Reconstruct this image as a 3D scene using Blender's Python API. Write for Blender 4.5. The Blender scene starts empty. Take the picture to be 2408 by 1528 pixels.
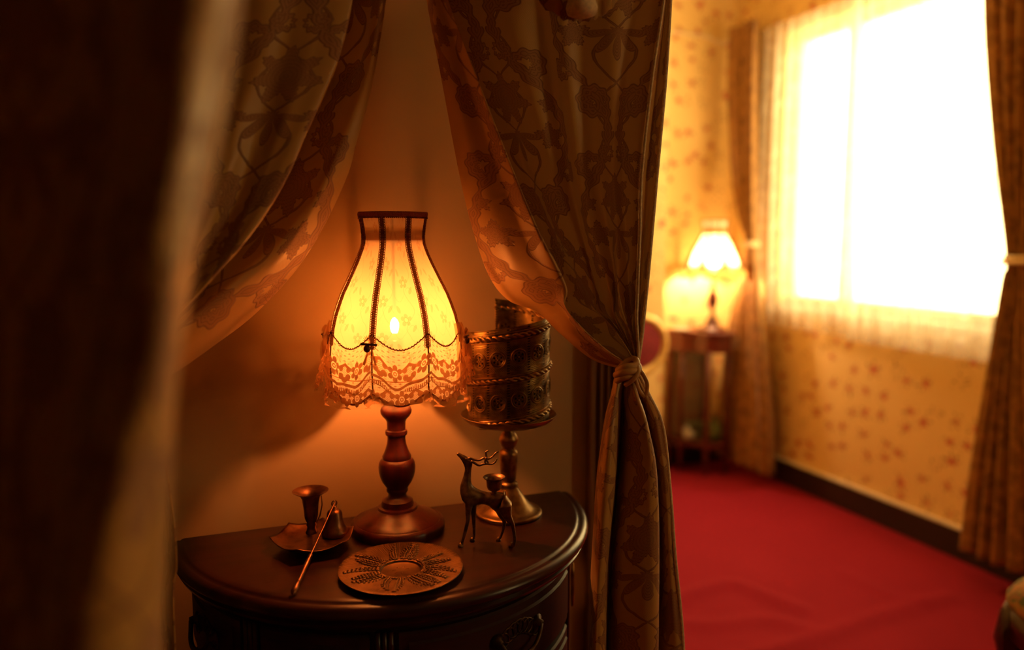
import bpy, math, random
from mathutils import Vector, noise
PI = math.pi
random.seed(7)
S = bpy.context.scene
COL = S.collection

# ------------------------------------------------------------------ camera
CAM_Z, YAW, PITCH, FPX = 1.25, math.radians(20.7), math.radians(6.46), 1800.0
fwd = Vector((math.sin(YAW)*math.cos(PITCH), math.cos(YAW)*math.cos(PITCH), -math.sin(PITCH)))
rgt = Vector((math.cos(YAW), -math.sin(YAW), 0))
upv = rgt.cross(fwd)
cam_d = bpy.data.cameras.new('camera')
cam = bpy.data.objects.new('camera', cam_d); COL.objects.link(cam)
cam.location = (0, 0, CAM_Z)
cam.rotation_euler = (PI/2-PITCH, 0, -YAW)
cam_d.sensor_fit = 'HORIZONTAL'; cam_d.sensor_width = 36
cam_d.lens = 36*FPX/2408
cam_d.clip_start = 0.02
cam_d.dof.use_dof = True
cam_d.dof.focus_distance = 1.13
cam_d.dof.aperture_fstop = 1.5
S.camera = cam

# ------------------------------------------------------------------ world, light, exposure
SKY_STRENGTH = 12.0
BULB_STRENGTH = 2100.0
FAR_BULB_STRENGTH = 850.0
W = bpy.data.worlds.new('sky'); S.world = W; W.use_nodes = True
bg = W.node_tree.nodes['Background']
bg.inputs[0].default_value = (1.0, 0.72, 0.31, 1); bg.inputs[1].default_value = SKY_STRENGTH
def portal(name, loc, sy, sz):
    l = bpy.data.lights.new(name, 'AREA'); l.shape = 'RECTANGLE'; l.size = sz; l.size_y = sy
    l.cycles.is_portal = True
    o = bpy.data.objects.new(name, l); COL.objects.link(o); o.location = loc
    o.rotation_euler = (0, PI/2, 0)
    return o
portal('window_portal', (2.80, 2.565, 1.585), 1.27, 1.34)
portal('added_window_portal', (2.80, -.85, 1.585), 0.5, 1.34)  # portal of the unseen window added for light
S.view_settings.view_transform = 'Standard'; S.view_settings.look = 'None'
S.view_settings.exposure = 0.0; S.view_settings.gamma = 1.0
S.view_settings.use_curve_mapping = False
cy = S.cycles
cy.max_bounces = 8; cy.diffuse_bounces = 4; cy.glossy_bounces = 3; cy.transmission_bounces = 6
cy.transparent_max_bounces = 16; cy.sample_clamp_indirect = 6.0; cy.use_denoising = True
cy.caustics_reflective = False; cy.caustics_refractive = False

# ------------------------------------------------------------------ geometry helpers
def ray(px, py):
    return (fwd*FPX + rgt*(px-1204) - upv*(py-764))/FPX
def at(px, py, Y):
    d = ray(px, py); t = Y/d.y
    return Vector((d.x*t, Y, CAM_Z+d.z*t))
def onx(px, py, X):
    d = ray(px, py); t = X/d.x
    return Vector((X, d.y*t, CAM_Z+d.z*t))
def onz(px, py, Z):
    d = ray(px, py); t = (Z-CAM_Z)/d.z
    return Vector((d.x*t, d.y*t, Z))

def new_obj(name, verts, faces, mat=None, parent=None, smooth=True, uv=None):
    me = bpy.data.meshes.new(name)
    me.from_pydata([tuple(v) for v in verts], [], faces)
    if uv is not None:
        lay = me.uv_layers.new(name='UVMap')
        for lp in me.loops: lay.data[lp.index].uv = uv[lp.vertex_index]
    if smooth: me.polygons.foreach_set('use_smooth', [True]*len(me.polygons))
    me.update()
    o = bpy.data.objects.new(name, me); COL.objects.link(o)
    if mat: me.materials.append(mat)
    if parent: o.parent = parent
    return o
def tag(o, label=None, cat=None, group=None, kind=None):
    if label: o['label'] = label
    if cat: o['category'] = cat
    if group: o['group'] = group
    if kind: o['kind'] = kind
    return o
def empty(name, loc, label=None, cat=None, group=None, rz=0):
    o = bpy.data.objects.new(name, None); COL.objects.link(o); o.location = loc; o.rotation_euler = (0,0,rz)
    o.empty_display_size = .02
    return tag(o, label, cat, group)

class MB:
    def __init__(s): s.v = []; s.f = []; s.uv = []
    def add(s, vs, fs, uvs=None):
        n = len(s.v); s.v += [Vector(v) for v in vs]; s.f += [tuple(i+n for i in f) for f in fs]
        s.uv += uvs if uvs else [(0,0)]*len(vs)
        return s
    def box(s, a, b):
        x0,y0,z0 = a; x1,y1,z1 = b
        return s.add([(x0,y0,z0),(x1,y0,z0),(x1,y1,z0),(x0,y1,z0),(x0,y0,z1),(x1,y0,z1),(x1,y1,z1),(x0,y1,z1)],
              [(0,3,2,1),(4,5,6,7),(0,1,5,4),(1,2,6,5),(2,3,7,6),(3,0,4,7)])
    def grid(s, rows, closed_u=False, closed_v=False, uvs=None):
        nv, nu = len(rows), len(rows[0]); vs = [p for r in rows for p in r]; fs = []
        for j in range(nv if closed_v else nv-1):
            for i in range(nu if closed_u else nu-1):
                a = j*nu+i; b = j*nu+(i+1)%nu; c = ((j+1)%nv)*nu+(i+1)%nu; d = ((j+1)%nv)*nu+i
                fs.append((a,b,c,d))
        return s.add(vs, fs, uvs)
    def lathe(s, prof, seg=48, c=(0,0,0), caps=True, wob=None):
        rows = []
        for r, z in prof:
            rows.append([Vector((c[0]+r*math.cos(2*PI*i/seg), c[1]+r*math.sin(2*PI*i/seg), c[2]+z)) for i in range(seg)])
        n0 = len(s.v)
        s.grid(rows, closed_u=True)
        if caps:
            if prof[0][0] > 1e-4: s.f.append(tuple(n0+i for i in range(seg))[::-1])
            if prof[-1][0] > 1e-4: s.f.append(tuple(n0+(len(prof)-1)*seg+i for i in range(seg)))
        return s
    def tube(s, pts, rad, seg=8, caps=True, closed=False, flat=1.0):
        pts = [Vector(p) for p in pts]; n = len(pts)
        if not hasattr(rad, '__len__'): rad = [rad]*n
        rows = []; prev = None
        for i in range(n):
            if closed: t = pts[(i+1)%n]-pts[i-1]
            else: t = pts[min(i+1,n-1)]-pts[max(i-1,0)]
            if t.length < 1e-9: t = Vector((0,0,1))
            t.normalize()
            if prev is None:
                ref = Vector((0,0,1)) if abs(t.z) < .9 else Vector((1,0,0))
                nrm = (ref - t*ref.dot(t)).normalized()
            else:
                nrm = prev - t*prev.dot(t)
                nrm = nrm.normalized() if nrm.length > 1e-6 else prev
            prev = nrm; b = t.cross(nrm)
            rows.append([pts[i]+(nrm*math.cos(2*PI*k/seg)*flat+b*math.sin(2*PI*k/seg))*rad[i] for k in range(seg)])
        n0 = len(s.v)
        s.grid(rows, closed_u=True, closed_v=closed)
        if caps and not closed:
            s.f.append(tuple(n0+k for k in range(seg))[::-1]); s.f.append(tuple(n0+(n-1)*seg+k for k in range(seg)))
        return s
    def ball(s, c, r, seg=12, rings=8, mat3=None):
        c = Vector(c); rr = r if hasattr(r,'__len__') else (r,r,r); rows = []
        for j in range(rings+1):
            ph = PI*j/rings; row = []
            for i in range(seg):
                p = Vector((rr[0]*math.sin(ph)*math.cos(2*PI*i/seg), rr[1]*math.sin(ph)*math.sin(2*PI*i/seg), rr[2]*math.cos(ph)))
                if mat3: p = mat3 @ p
                row.append(c+p)
            rows.append(row)
        return s.grid(rows, closed_u=True)
    def torus(s, c, R, r, seg=32, sub=8, normal=None, sq=1.0):
        pts = [Vector((R*math.cos(2*PI*i/seg), R*math.sin(2*PI*i/seg)*sq, 0)) for i in range(seg)]
        if normal is not None:
            q = Vector((0,0,1)).rotation_difference(Vector(normal)); pts = [q @ p for p in pts]
        return s.tube([Vector(c)+p for p in pts], r, seg=sub, closed=True)
    def build(s, name, mat, parent=None, smooth=True, auto=None):
        o = new_obj(name, s.v, s.f, mat, parent, smooth, s.uv if any(u != (0,0) for u in s.uv) else None)
        if auto:
            o.data.update()
            import bmesh
            bm = bmesh.new(); bm.from_mesh(o.data)
            for e in bm.edges:
                if len(e.link_faces) == 2 and e.calc_face_angle(0) > auto: e.smooth = False
            bm.to_mesh(o.data); bm.free()
        return o
def mod_bevel(o, w, seg=2):
    m = o.modifiers.new('bevel', 'BEVEL'); m.width = w; m.segments = seg; m.limit_method = 'ANGLE'; return o
def mod_solid(o, t, off=0):
    m = o.modifiers.new('thickness', 'SOLIDIFY'); m.thickness = t; m.offset = off; return o
def catmull(pts, n):
    """resample an open polyline of vectors by n points, smooth"""
    P = [pts[0]*2-pts[1]]+list(pts)+[pts[-1]*2-pts[-2]]; m = len(pts)-1; out = []
    for k in range(n):
        t = k/(n-1)*m; i = min(int(t), m-1); f = t-i
        a,b,c,d = P[i],P[i+1],P[i+2],P[i+3]
        out.append(0.5*((2*b)+(c-a)*f+(2*a-5*b+4*c-d)*f*f+(3*b-a-3*c+d)*f**3))
    return out
def resample(pts, n, fine=240):
    q = catmull(pts, fine); L = [0]
    for i in range(1, fine): L.append(L[-1]+(q[i]-q[i-1]).length)
    out = []; j = 0
    for k in range(n):
        t = L[-1]*k/(n-1)
        while j < fine-2 and L[j+1] < t: j += 1
        f = (t-L[j])/max(L[j+1]-L[j], 1e-9); out.append(q[j].lerp(q[j+1], min(max(f,0),1)))
    return out
def loft(name, strands, nu, nv, mat, parent=None, thick=.002, ripple=None, linear_levels=True, uvscale=1.0):
    """cloth through strands (each a list of world points); level k of each strand matches level k of the others"""
    cols = [catmull([Vector(p) for p in s], nv) for s in strands]
    rows = []
    for j in range(nv):
        r = catmull([c[j] for c in cols], nu)
        if ripple: r = [ripple(p, i/(nu-1), j/(nv-1)) for i, p in enumerate(r)]
        rows.append(r)
    mid = nu//2
    U = [0]
    for i in range(1, nu): U.append(U[-1]+sum((rows[j][i]-rows[j][i-1]).length for j in range(0, nv, 6))/len(range(0, nv, 6)))
    V = [0]
    for j in range(1, nv): V.append(V[-1]+(rows[j][mid]-rows[j-1][mid]).length)
    uvs = [(U[i]*uvscale, -V[j]*uvscale) for j in range(nv) for i in range(nu)]
    m = MB(); m.grid(rows, uvs=uvs)
    o = m.build(name, mat, parent)
    if thick: mod_solid(o, thick)
    return o, rows

# ------------------------------------------------------------------ shader expression helper
class X:
    def __init__(s, nt, v): s.nt = nt; s.v = v
    def m(s, op, *a, clamp=False):
        n = s.nt.nodes.new('ShaderNodeMath'); n.operation = op; n.use_clamp = clamp
        for i, q in enumerate((s,)+a):
            q = q.v if isinstance(q, X) else q
            if isinstance(q, (int, float)): n.inputs[i].default_value = q
            else: s.nt.links.new(q, n.inputs[i])
        return X(s.nt, n.outputs[0])
    def __add__(s, o): return s.m('ADD', o)
    __radd__ = __add__
    def __sub__(s, o): return s.m('SUBTRACT', o)
    def __rsub__(s, o): return (s*-1)+o
    def __mul__(s, o): return s.m('MULTIPLY', o)
    __rmul__ = __mul__
    def __truediv__(s, o): return s.m('DIVIDE', o)
    def abs(s): return s.m('ABSOLUTE')
    def min(s, o): return s.m('MINIMUM', o)
    def max(s, o): return s.m('MAXIMUM', o)
    def sin(s): return s.m('SINE')
    def cos(s): return s.m('COSINE')
    def floor(s): return s.m('FLOOR')
    def fract(s): return s.m('FRACT')
    def mod2(s): return s.m('FLOORED_MODULO', 2.0)
    def sqrt(s): return s.m('SQRT')
    def pow(s, e): return s.m('POWER', e)
    def clamp(s): return s.m('ADD', 0.0, clamp=True)
    def step(s, a, b):   # 0 at a -> 1 at b
        n = s.nt.nodes.new('ShaderNodeMapRange'); n.interpolation_type = 'SMOOTHSTEP'
        s.nt.links.new(s.v, n.inputs[0]); 
        lo, hi = (a, b) if a < b else (b, a)
        n.inputs[1].default_value = lo; n.inputs[2].default_value = hi
        n.inputs[3].default_value = 0 if a < b else 1; n.inputs[4].default_value = 1 if a < b else 0
        return X(s.nt, n.outputs[0])
def atan2(a, b): return a.m('ARCTAN2', b)
def hyp(a, b): return (a*a+b*b).sqrt()

class Mat:
    def __init__(s, name, rough=.6, metal=0, color=(.5,.5,.5), spec=.5):
        s.mat = bpy.data.materials.new(name); s.mat.use_nodes = True
        s.nt = s.mat.node_tree; s.b = s.nt.nodes['Principled BSDF']; s.out = s.nt.nodes['Material Output']
        s.b.inputs['Roughness'].default_value = rough; s.b.inputs['Metallic'].default_value = metal
        s.b.inputs['Base Color'].default_value = (*color, 1); s.b.inputs['Specular IOR Level'].default_value = spec
    def node(s, t, **k):
        n = s.nt.nodes.new(t)
        for a, b in k.items(): setattr(n, a, b)
        return n
    def link(s, a, b): s.nt.links.new(a.v if isinstance(a, X) else a, b)
    def coords(s, kind='Object', scale=None):
        tc = s.node('ShaderNodeTexCoord'); o = tc.outputs[kind]
        return o
    def xyz(s, kind='Object'):
        sp = s.node('ShaderNodeSeparateXYZ'); s.link(s.coords(kind), sp.inputs[0])
        return [X(s.nt, sp.outputs[i]) for i in range(3)]
    def noise(s, scale, detail=3, kind='Object', rough=.5, vec=None):
        n = s.node('ShaderNodeTexNoise'); n.inputs['Scale'].default_value = scale
        n.inputs['Detail'].default_value = detail; n.inputs['Roughness'].default_value = rough
        s.link(vec if vec is not None else s.coords(kind), n.inputs['Vector'])
        return X(s.nt, n.outputs[0])
    def comb(s, a, b, c=0):
        n = s.node('ShaderNodeCombineXYZ')
        for i, q in enumerate((a, b, c)):
            if isinstance(q, X): s.link(q, n.inputs[i])
            else: n.inputs[i].default_value = q
        return n.outputs[0]
    def mix(s, f, a, b):
        n = s.node('ShaderNodeMix'); n.data_type = 'RGBA'
        if isinstance(f, X): s.link(f, n.inputs[0])
        else: n.inputs[0].default_value = f
        for q, i in ((a, 6), (b, 7)):
            if isinstance(q, tuple): n.inputs[i].default_value = (*q, 1)
            else: s.link(q, n.inputs[i])
        return n.outputs[2]
    def base(s, c): s.link(c, s.b.inputs['Base Color'])
    def bump(s, h, strength=.3, dist=.001):
        n = s.node('ShaderNodeBump'); n.inputs['Strength'].default_value = strength; n.inputs['Distance'].default_value = dist
        s.link(h, n.inputs['Height']); s.link(n.outputs[0], s.b.inputs['Normal']); return n
    def rough(s, x): s.link(x, s.b.inputs['Roughness'])

def simple(name, color, rough=.6, metal=0, var=.15, nscale=20, bump=0, spec=.5, dist=.001):
    m = Mat(name, rough, metal, color, spec)
    n = m.noise(nscale)
    dark = tuple(c*(1-var) for c in color); light = tuple(min(1, c*(1+var)) for c in color)
    m.base(m.mix(n.step(.3, .7), dark, light))
    if bump: m.bump(m.noise(nscale*4), bump, dist)
    return m.mat

def damask(name, ground, fill, line, sat=.42, sheen=0.3, CW=.17, CH=.30, soft=1.0, transl=0.0):
    m = Mat(name, sat)
    uvs = m.coords('UV')
    nz = m.node('ShaderNodeTexNoise'); nz.inputs['Scale'].default_value = 45; nz.inputs['Detail'].default_value = 2
    m.link(uvs, nz.inputs['Vector'])
    sp = m.node('ShaderNodeSeparateXYZ'); m.link(nz.outputs['Color'], sp.inputs[0])
    s0 = m.node('ShaderNodeSeparateXYZ'); m.link(uvs, s0.inputs[0])
    U = X(m.nt, s0.outputs[0])+(X(m.nt, sp.outputs[0])-.5)*.006
    V = X(m.nt, s0.outputs[1])+(X(m.nt, sp.outputs[1])-.5)*.006
    cu = U/CW; col = cu.floor()
    u = (cu.fract()-.5)*CW; V2 = V/CH+col.mod2()*.5; v = (V2.fract()-.5)*CH
    a = u.abs(); ds = []; 
    def polar(cx, cy, base, amp, k, fine=0, kf=0, ph=0.0):
        dx = a-cx; dy = v-cy; r = hyp(dx, dy); t = atan2(dx, dy)+ph
        R = (t*k).cos()*amp+base
        if fine: R = R+(t*kf).cos()*fine
        return r-R, r, t
    d1, r1, t1 = polar(0, .048, .030, .008, 7, .0016, 35)
    ds.append(d1)
    # small calyx with leaves falling below the palmette
    dy = (v+.005)*-1; r = hyp(a, dy); t = atan2(a, dy)
    lob = (t*4.2).cos().abs().pow(.6)*.044-.004
    ds.append(r-lob.min(1.0)+ (dy*-1).step(-.002, .012)*.06)
    d3, _, _ = polar(.054, -.008, .0165, .0042, 5, .0012, 25); ds.append(d3)
    d4, _, _ = polar(.060, .040, .010, .003, 5, .001, 20); ds.append(d4)
    # rings of scrollwork
    for (cx, cyy, R0, w) in ((.046, .098, .0145, .0065), (.030, -.105, .016, .007), (.072, -.060, .010, .005), (.015, .118, .009, .004)):
        dx = a-cx; dyy = v-cyy; r = hyp(dx, dyy); t = atan2(dx, dyy)
        ds.append((r-R0).abs()-(w+(t*9).cos()*.0016+(t*1.0).sin()*.0028))
    # garland frame
    gx = (v*(2*PI/CH)).cos()*.034+.047
    ds.append((a-gx).abs()-((v*260).cos()*.0025+(v*95).sin()*.0025+.0065))
    # stems
    ds.append((a-(v*40).sin().abs()*.03).abs()-.0014)
    d = ds[0]
    for q in ds[1:]: d = d.min(q)
    fmask = d.step(.0006*soft, -.0006*soft)
    ln = d.abs().step(.0016*soft, .0003*soft)
    inner = (d*(2*PI/.0046)).cos().step(.2, .85)*d.step(-.001, -.003)
    c = m.mix(fmask, ground, fill)
    mott = m.noise(9, 2, 'UV').step(.35, .75)
    c = m.mix(mott*fmask*.5, c, tuple((x+y)/2 for x, y in zip(fill, (line[0]*1.4, line[1]*1.7, line[2]*1.3))))
    c = m.mix((ln+inner*.75).clamp()*.85, c, line)
    warm = m.noise(3, 2, 'UV')
    c = m.mix(warm.step(.35, .75)*.18, c, (ground[0]*.7, ground[1]*.55, ground[2]*.5))
    m.base(c)
    m.rough(fmask*.25+sat)
    m.b.inputs['Sheen Weight'].default_value = sheen; m.b.inputs['Sheen Roughness'].default_value = .4
    wv = (U*2600).sin()*(V*2600).sin()
    bn = m.bump(fmask*1.0+(inner*-.5)+wv*.12, .35, .0012)
    if transl:
        tr = m.node('ShaderNodeBsdfTranslucent'); m.link(c, tr.inputs[0])
        mx = m.node('ShaderNodeMixShader'); mx.inputs[0].default_value = transl
        m.link(m.b.outputs[0], mx.inputs[1]); m.link(tr.outputs[0], mx.inputs[2]); m.link(mx.outputs[0], m.out.inputs[0])
    return m.mat

# ------------------------------------------------------------------ materials
GOLD, FILL, LINE = (.62,.345,.095), (.44,.205,.075), (.22,.085,.035)
M_damask = damask('gold_damask', GOLD, FILL, LINE, transl=.07)
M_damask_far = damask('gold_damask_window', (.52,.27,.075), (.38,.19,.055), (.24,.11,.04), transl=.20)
M_piping = simple('cream_piping', (.85,.66,.40), .55, bump=.3, nscale=200)
M_knot = simple('twisted_gold_cloth', (.55,.30,.09), .5, nscale=60, bump=.3)
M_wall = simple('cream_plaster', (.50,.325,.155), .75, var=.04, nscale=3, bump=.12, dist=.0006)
M_ceiling = simple('cream_ceiling', (.75,.62,.42), .9, var=.03, nscale=2)
M_darkwood = Mat('dark_polished_wood', .24, 0, (.07,.018,.012), .5)
def wood(name, c1, c2, rough, axis=0, sc=1.0, coat=.3):
    m = Mat(name, rough)
    x, y, z = m.xyz('Object')
    q = [x, y, z]
    st = [6*sc]*3; st[axis] = .6*sc
    n = m.noise(8, 5, vec=m.comb(q[0]*st[0], q[1]*st[1], q[2]*st[2]))
    g = (n*14).sin()*.5+.5
    m.base(m.mix(g*.6+n*.4, c1, c2)); m.bump(g, .06, .0005)
    m.rough(m.noise(14, 3)*.14+(rough-.06))
    m.b.inputs['Specular IOR Level'].default_value = .35
    m.b.inputs['Coat Weight'].default_value = coat; m.b.inputs['Coat Roughness'].default_value = .18
    return m.mat
M_darkwood = wood('dark_polished_wood', (.018,.004,.003), (.040,.008,.005), .30, coat=.12)
M_drawer = wood('dull_dark_wood', (.016,.004,.003), (.034,.007,.005), .55, coat=0)
M_redwood = wood('red_mahogany', (.075,.012,.008), (.14,.022,.013), .32, axis=2)
M_turned = wood('turned_lamp_wood', (.040,.006,.004), (.100,.013,.007), .34, axis=2, coat=.12)
M_casing = wood('brown_casing_wood', (.16,.075,.03), (.26,.12,.05), .45, axis=2)
M_panel = simple('dark_panelling', (.10,.05,.03), .6, nscale=4)
M_base = simple('black_baseboard', (.022,.012,.010), .45, nscale=6)
def metal(name, c1, c2, rough, bump=.2, ns=60):
    m = Mat(name, rough, 1.0)
    n = m.noise(ns, 4)
    m.base(m.mix(n.step(.35, .7), c1, c2)); m.rough(m.noise(ns*.5, 3)*.25+(rough-.1)); m.bump(m.noise(ns*3, 2), bump, .0004)
    return m.mat
M_brass = metal('aged_brass', (.40,.24,.09), (.20,.11,.04), .36)
M_brass_dark = metal('dark_pierced_brass', (.06,.035,.015), (.03,.018,.008), .6)
M_copper = metal('aged_copper', (.26,.115,.05), (.12,.05,.022), .38)
M_bronze = metal('dark_bronze', (.30,.17,.075), (.12,.065,.03), .42, .5, 90)
M_pull = metal('blackened_bronze', (.10,.055,.03), (.04,.022,.012), .5)
M_plate = metal('embossed_brass', (.30,.16,.055), (.16,.08,.028), .40, .15, 40)
M_gilt = simple('gilt_wood', (.72,.45,.14), .4, .3, nscale=30)
M_velvet = simple('red_velvet', (.20,.006,.012), .9, nscale=40)
M_white = simple('white_painted_wood', (.80,.74,.62), .5, var=.04)
M_china = simple('white_china', (.72,.68,.55), .25, var=.04)
M_green = simple('green_glaze', (.12,.16,.05), .3, nscale=30)
M_cord = simple('pale_cord', (.8,.66,.4), .6)
M_ribbon = simple('brown_ribbon', (.10,.03,.012), .5)
M_braid = Mat('brown_braid', .7); M_braid.base(M_braid.mix(M_braid.noise(900, 1).step(.4, .6), (.16,.055,.02), (.34,.13,.045))); 
def translucify(M, w, col):
    tr = M.node('ShaderNodeBsdfTranslucent'); tr.inputs[0].default_value = (*col, 1)
    mx = M.node('ShaderNodeMixShader'); mx.inputs[0].default_value = w
    M.link(M.b.outputs[0], mx.inputs[1]); M.link(tr.outputs[0], mx.inputs[2]); M.link(mx.outputs[0], M.out.inputs[0])
translucify(M_braid, .3, (.35,.12,.03)); M_braid = M_braid.mat

def carpet():
    m = Mat('red_carpet', .95, 0, (.5,.02,.04), .15)
    n = m.noise(400, 2); n2 = m.noise(3, 3)
    c = m.mix(n.step(.3, .7), (.21,.004,.018), (.33,.009,.035)); c = m.mix(n2.step(.4, .7)*.3, c, (.34,.012,.036))
    m.base(c); m.bump(n, .5, .002); m.b.inputs['Sheen Weight'].default_value = .15
    m.b.inputs['Sheen Tint'].default_value = (1,.2,.15,1)
    return m.mat
M_carpet = carpet()

def wallpaper(name, ia, ib):
    """floral paper: rose sprays on a jittered lattice, brown-green leaves on curling stems"""
    m = Mat(name, .75)
    q = m.xyz('Object'); A, B = q[ia], q[ib]
    wn = m.node('ShaderNodeTexNoise'); wn.inputs['Scale'].default_value = 9; wn.inputs['Detail'].default_value = 1
    m.link(m.coords('Object'), wn.inputs['Vector'])
    sp = m.node('ShaderNodeSeparateXYZ'); m.link(wn.outputs['Color'], sp.inputs[0])
    A = A+(X(m.nt, sp.outputs[0])-.5)*.07; B = B+(X(m.nt, sp.outputs[1])-.5)*.07
    vor = m.node('ShaderNodeTexVoronoi'); vor.voronoi_dimensions = '2D'; vor.inputs['Scale'].default_value = 9.5
    vor.inputs['Randomness'].default_value = .8
    vec = m.comb(A, B); m.link(vec, vor.inputs['Vector'])
    d = X(m.nt, vor.outputs['Distance'])
    hue = m.node('ShaderNodeSeparateXYZ'); m.link(vor.outputs['Color'], hue.inputs[0])
    h = X(m.nt, hue.outputs[0])
    ps = m.node('ShaderNodeSeparateXYZ'); m.link(vor.outputs['Position'], ps.inputs[0])
    dx = A*9.5-X(m.nt, ps.outputs[0])*9.5; dy = B*9.5-X(m.nt, ps.outputs[1])*9.5
    t = atan2(dx, dy); r = hyp(dx, dy)
    rose = (r-((t*5).cos()*.035+.10+h*.05)).step(.03, -.02)*h.step(.25, .35)
    core = (r-.05).step(.03, -.02)*rose
    leaf = (r-((t*3+h*20).cos().abs().pow(2)*.34+.02)).step(.03, -.02)*(r-.12).step(-.02, .03)
    fine = m.node('ShaderNodeTexVoronoi'); fine.voronoi_dimensions = '2D'; fine.inputs['Scale'].default_value = 55
    m.link(vec, fine.inputs['Vector'])
    lf = X(m.nt, fine.outputs['Distance']).step(.5, .3)
    stem = ((t-r*6).sin().abs()).step(.16, .05)*r.step(.5, .36)
    c = m.mix(m.noise(2, 2).step(.3, .7)*.25, (.88,.65,.27), (.84,.56,.21))
    c = m.mix((stem*.35).clamp(), c, (.30,.17,.06))
    c = m.mix((leaf*lf*.75).clamp(), c, (.34,.19,.07))
    c = m.mix(rose*.85, c, (.62,.12,.08)); c = m.mix(core*.8, c, (.42,.05,.04))
    m.base(c)
    return m.mat
M_paper_x = wallpaper('floral_wallpaper_side', 1, 2)
M_paper_y = wallpaper('floral_wallpaper_back', 0, 2)

def sheer():
    m = Mat('white_sheer', .9, 0, (.85,.80,.68), .1)
    x, y, z = m.xyz('UV')
    fl = m.noise(14, 3, 'UV').step(.52, .6)
    tr = m.node('ShaderNodeBsdfTranslucent'); tr.inputs[0].default_value = (.85,.80,.68,1)
    tp = m.node('ShaderNodeBsdfTransparent'); tp.inputs[0].default_value = (1,.97,.92,1)
    a = m.node('ShaderNodeMixShader'); a.inputs[0].default_value = .72
    m.link(m.b.outputs[0], a.inputs[1]); m.link(tr.outputs[0], a.inputs[2])
    b = m.node('ShaderNodeMixShader'); m.link(fl*-.15+.60, b.inputs[0])
    m.link(a.outputs[0], b.inputs[1]); m.link(tp.outputs[0], b.inputs[2]); m.link(b.outputs[0], m.out.inputs[0])
    return m.mat
M_sheer = sheer()
def glass():
    m = Mat('window_glass'); tp = m.node('ShaderNodeBsdfTransparent'); gl = m.node('ShaderNodeBsdfGlossy')
    gl.inputs['Roughness'].default_value = .02
    mx = m.node('ShaderNodeMixShader'); mx.inputs[0].default_value = .03
    m.link(tp.outputs[0], mx.inputs[1]); m.link(gl.outputs[0], mx.inputs[2]); m.link(mx.outputs[0], m.out.inputs[0])
    return m.mat
M_glass = glass()

def shade_cloth(name, thin=.20, transl=.62, col=(.86,.72,.46), pattern=True):
    m = Mat(name, .8, 0, col, .2)
    s0 = m.node('ShaderNodeSeparateXYZ'); m.link(m.coords('UV'), s0.inputs[0])
    U, V = X(m.nt, s0.outputs[0]), X(m.nt, s0.outputs[1])
    nz = m.noise(60, 1, 'UV'); U = U+(nz-.5)*.004; V = V+(m.noise(53, 1, 'UV')-.5)*.006; U = U/1.35; V = V/1.35
    cw, ch = .030, .040
    cu = U/cw; cc = cu.floor(); u = (cu.fract()-.5)*cw; v = ((V/ch+cc.mod2()*.5).fract()-.5)*ch
    r = hyp(u, v); t = atan2(u, v)
    fl = (r-((t*2.5).cos().abs().pow(.4)*.0062+.0008)).step(.0005, -.0005)*(r-.0022).step(-.0003, .0004)
    ring = (r-.0024).abs().step(.0006, .0002)
    vine = (u-(v*160).sin()*.006-.006).abs().step(.0007, .0002)
    vine2 = (v-(u*210).sin()*.007+.013).abs().step(.0006, .0002)
    lu = (u+.009); lv = (v-.011); lr = hyp(lu*1.9+lv*.9, lv); lf = (lr-.0042).step(.0005, -.0005)
    lu = (u-.010); lv = (v+.009); lr = hyp(lu*1.9-lv*.9, lv); lf = lf.max((lr-.0040).step(.0005, -.0005))
    k = (fl*.55+ring*.4+vine*.38+vine2*.3+lf*.5).clamp() if pattern else fl*0
    c = m.mix(k*.75, col, (.60,.32,.11))
    m.base(c)
    tr = m.node('ShaderNodeBsdfTranslucent'); m.link(c, tr.inputs[0])
    tp = m.node('ShaderNodeBsdfTransparent'); tp.inputs[0].default_value = (1,.86,.58,1)
    a = m.node('ShaderNodeMixShader'); a.inputs[0].default_value = transl
    m.link(m.b.outputs[0], a.inputs[1]); m.link(tr.outputs[0], a.inputs[2])
    b = m.node('ShaderNodeMixShader'); m.link(k*(-.6*thin)+thin, b.inputs[0])
    m.link(a.outputs[0], b.inputs[1]); m.link(tp.outputs[0], b.inputs[2]); m.link(b.outputs[0], m.out.inputs[0])
    return m.mat
M_shade = shade_cloth('lamp_shade_cloth', .10, .16)
M_shade_band = shade_cloth('lamp_shade_band', .02, .22, (.40,.20,.09), False)
M_bow = shade_cloth('tulle', .50, .5, (.55,.30,.14), False)

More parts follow.
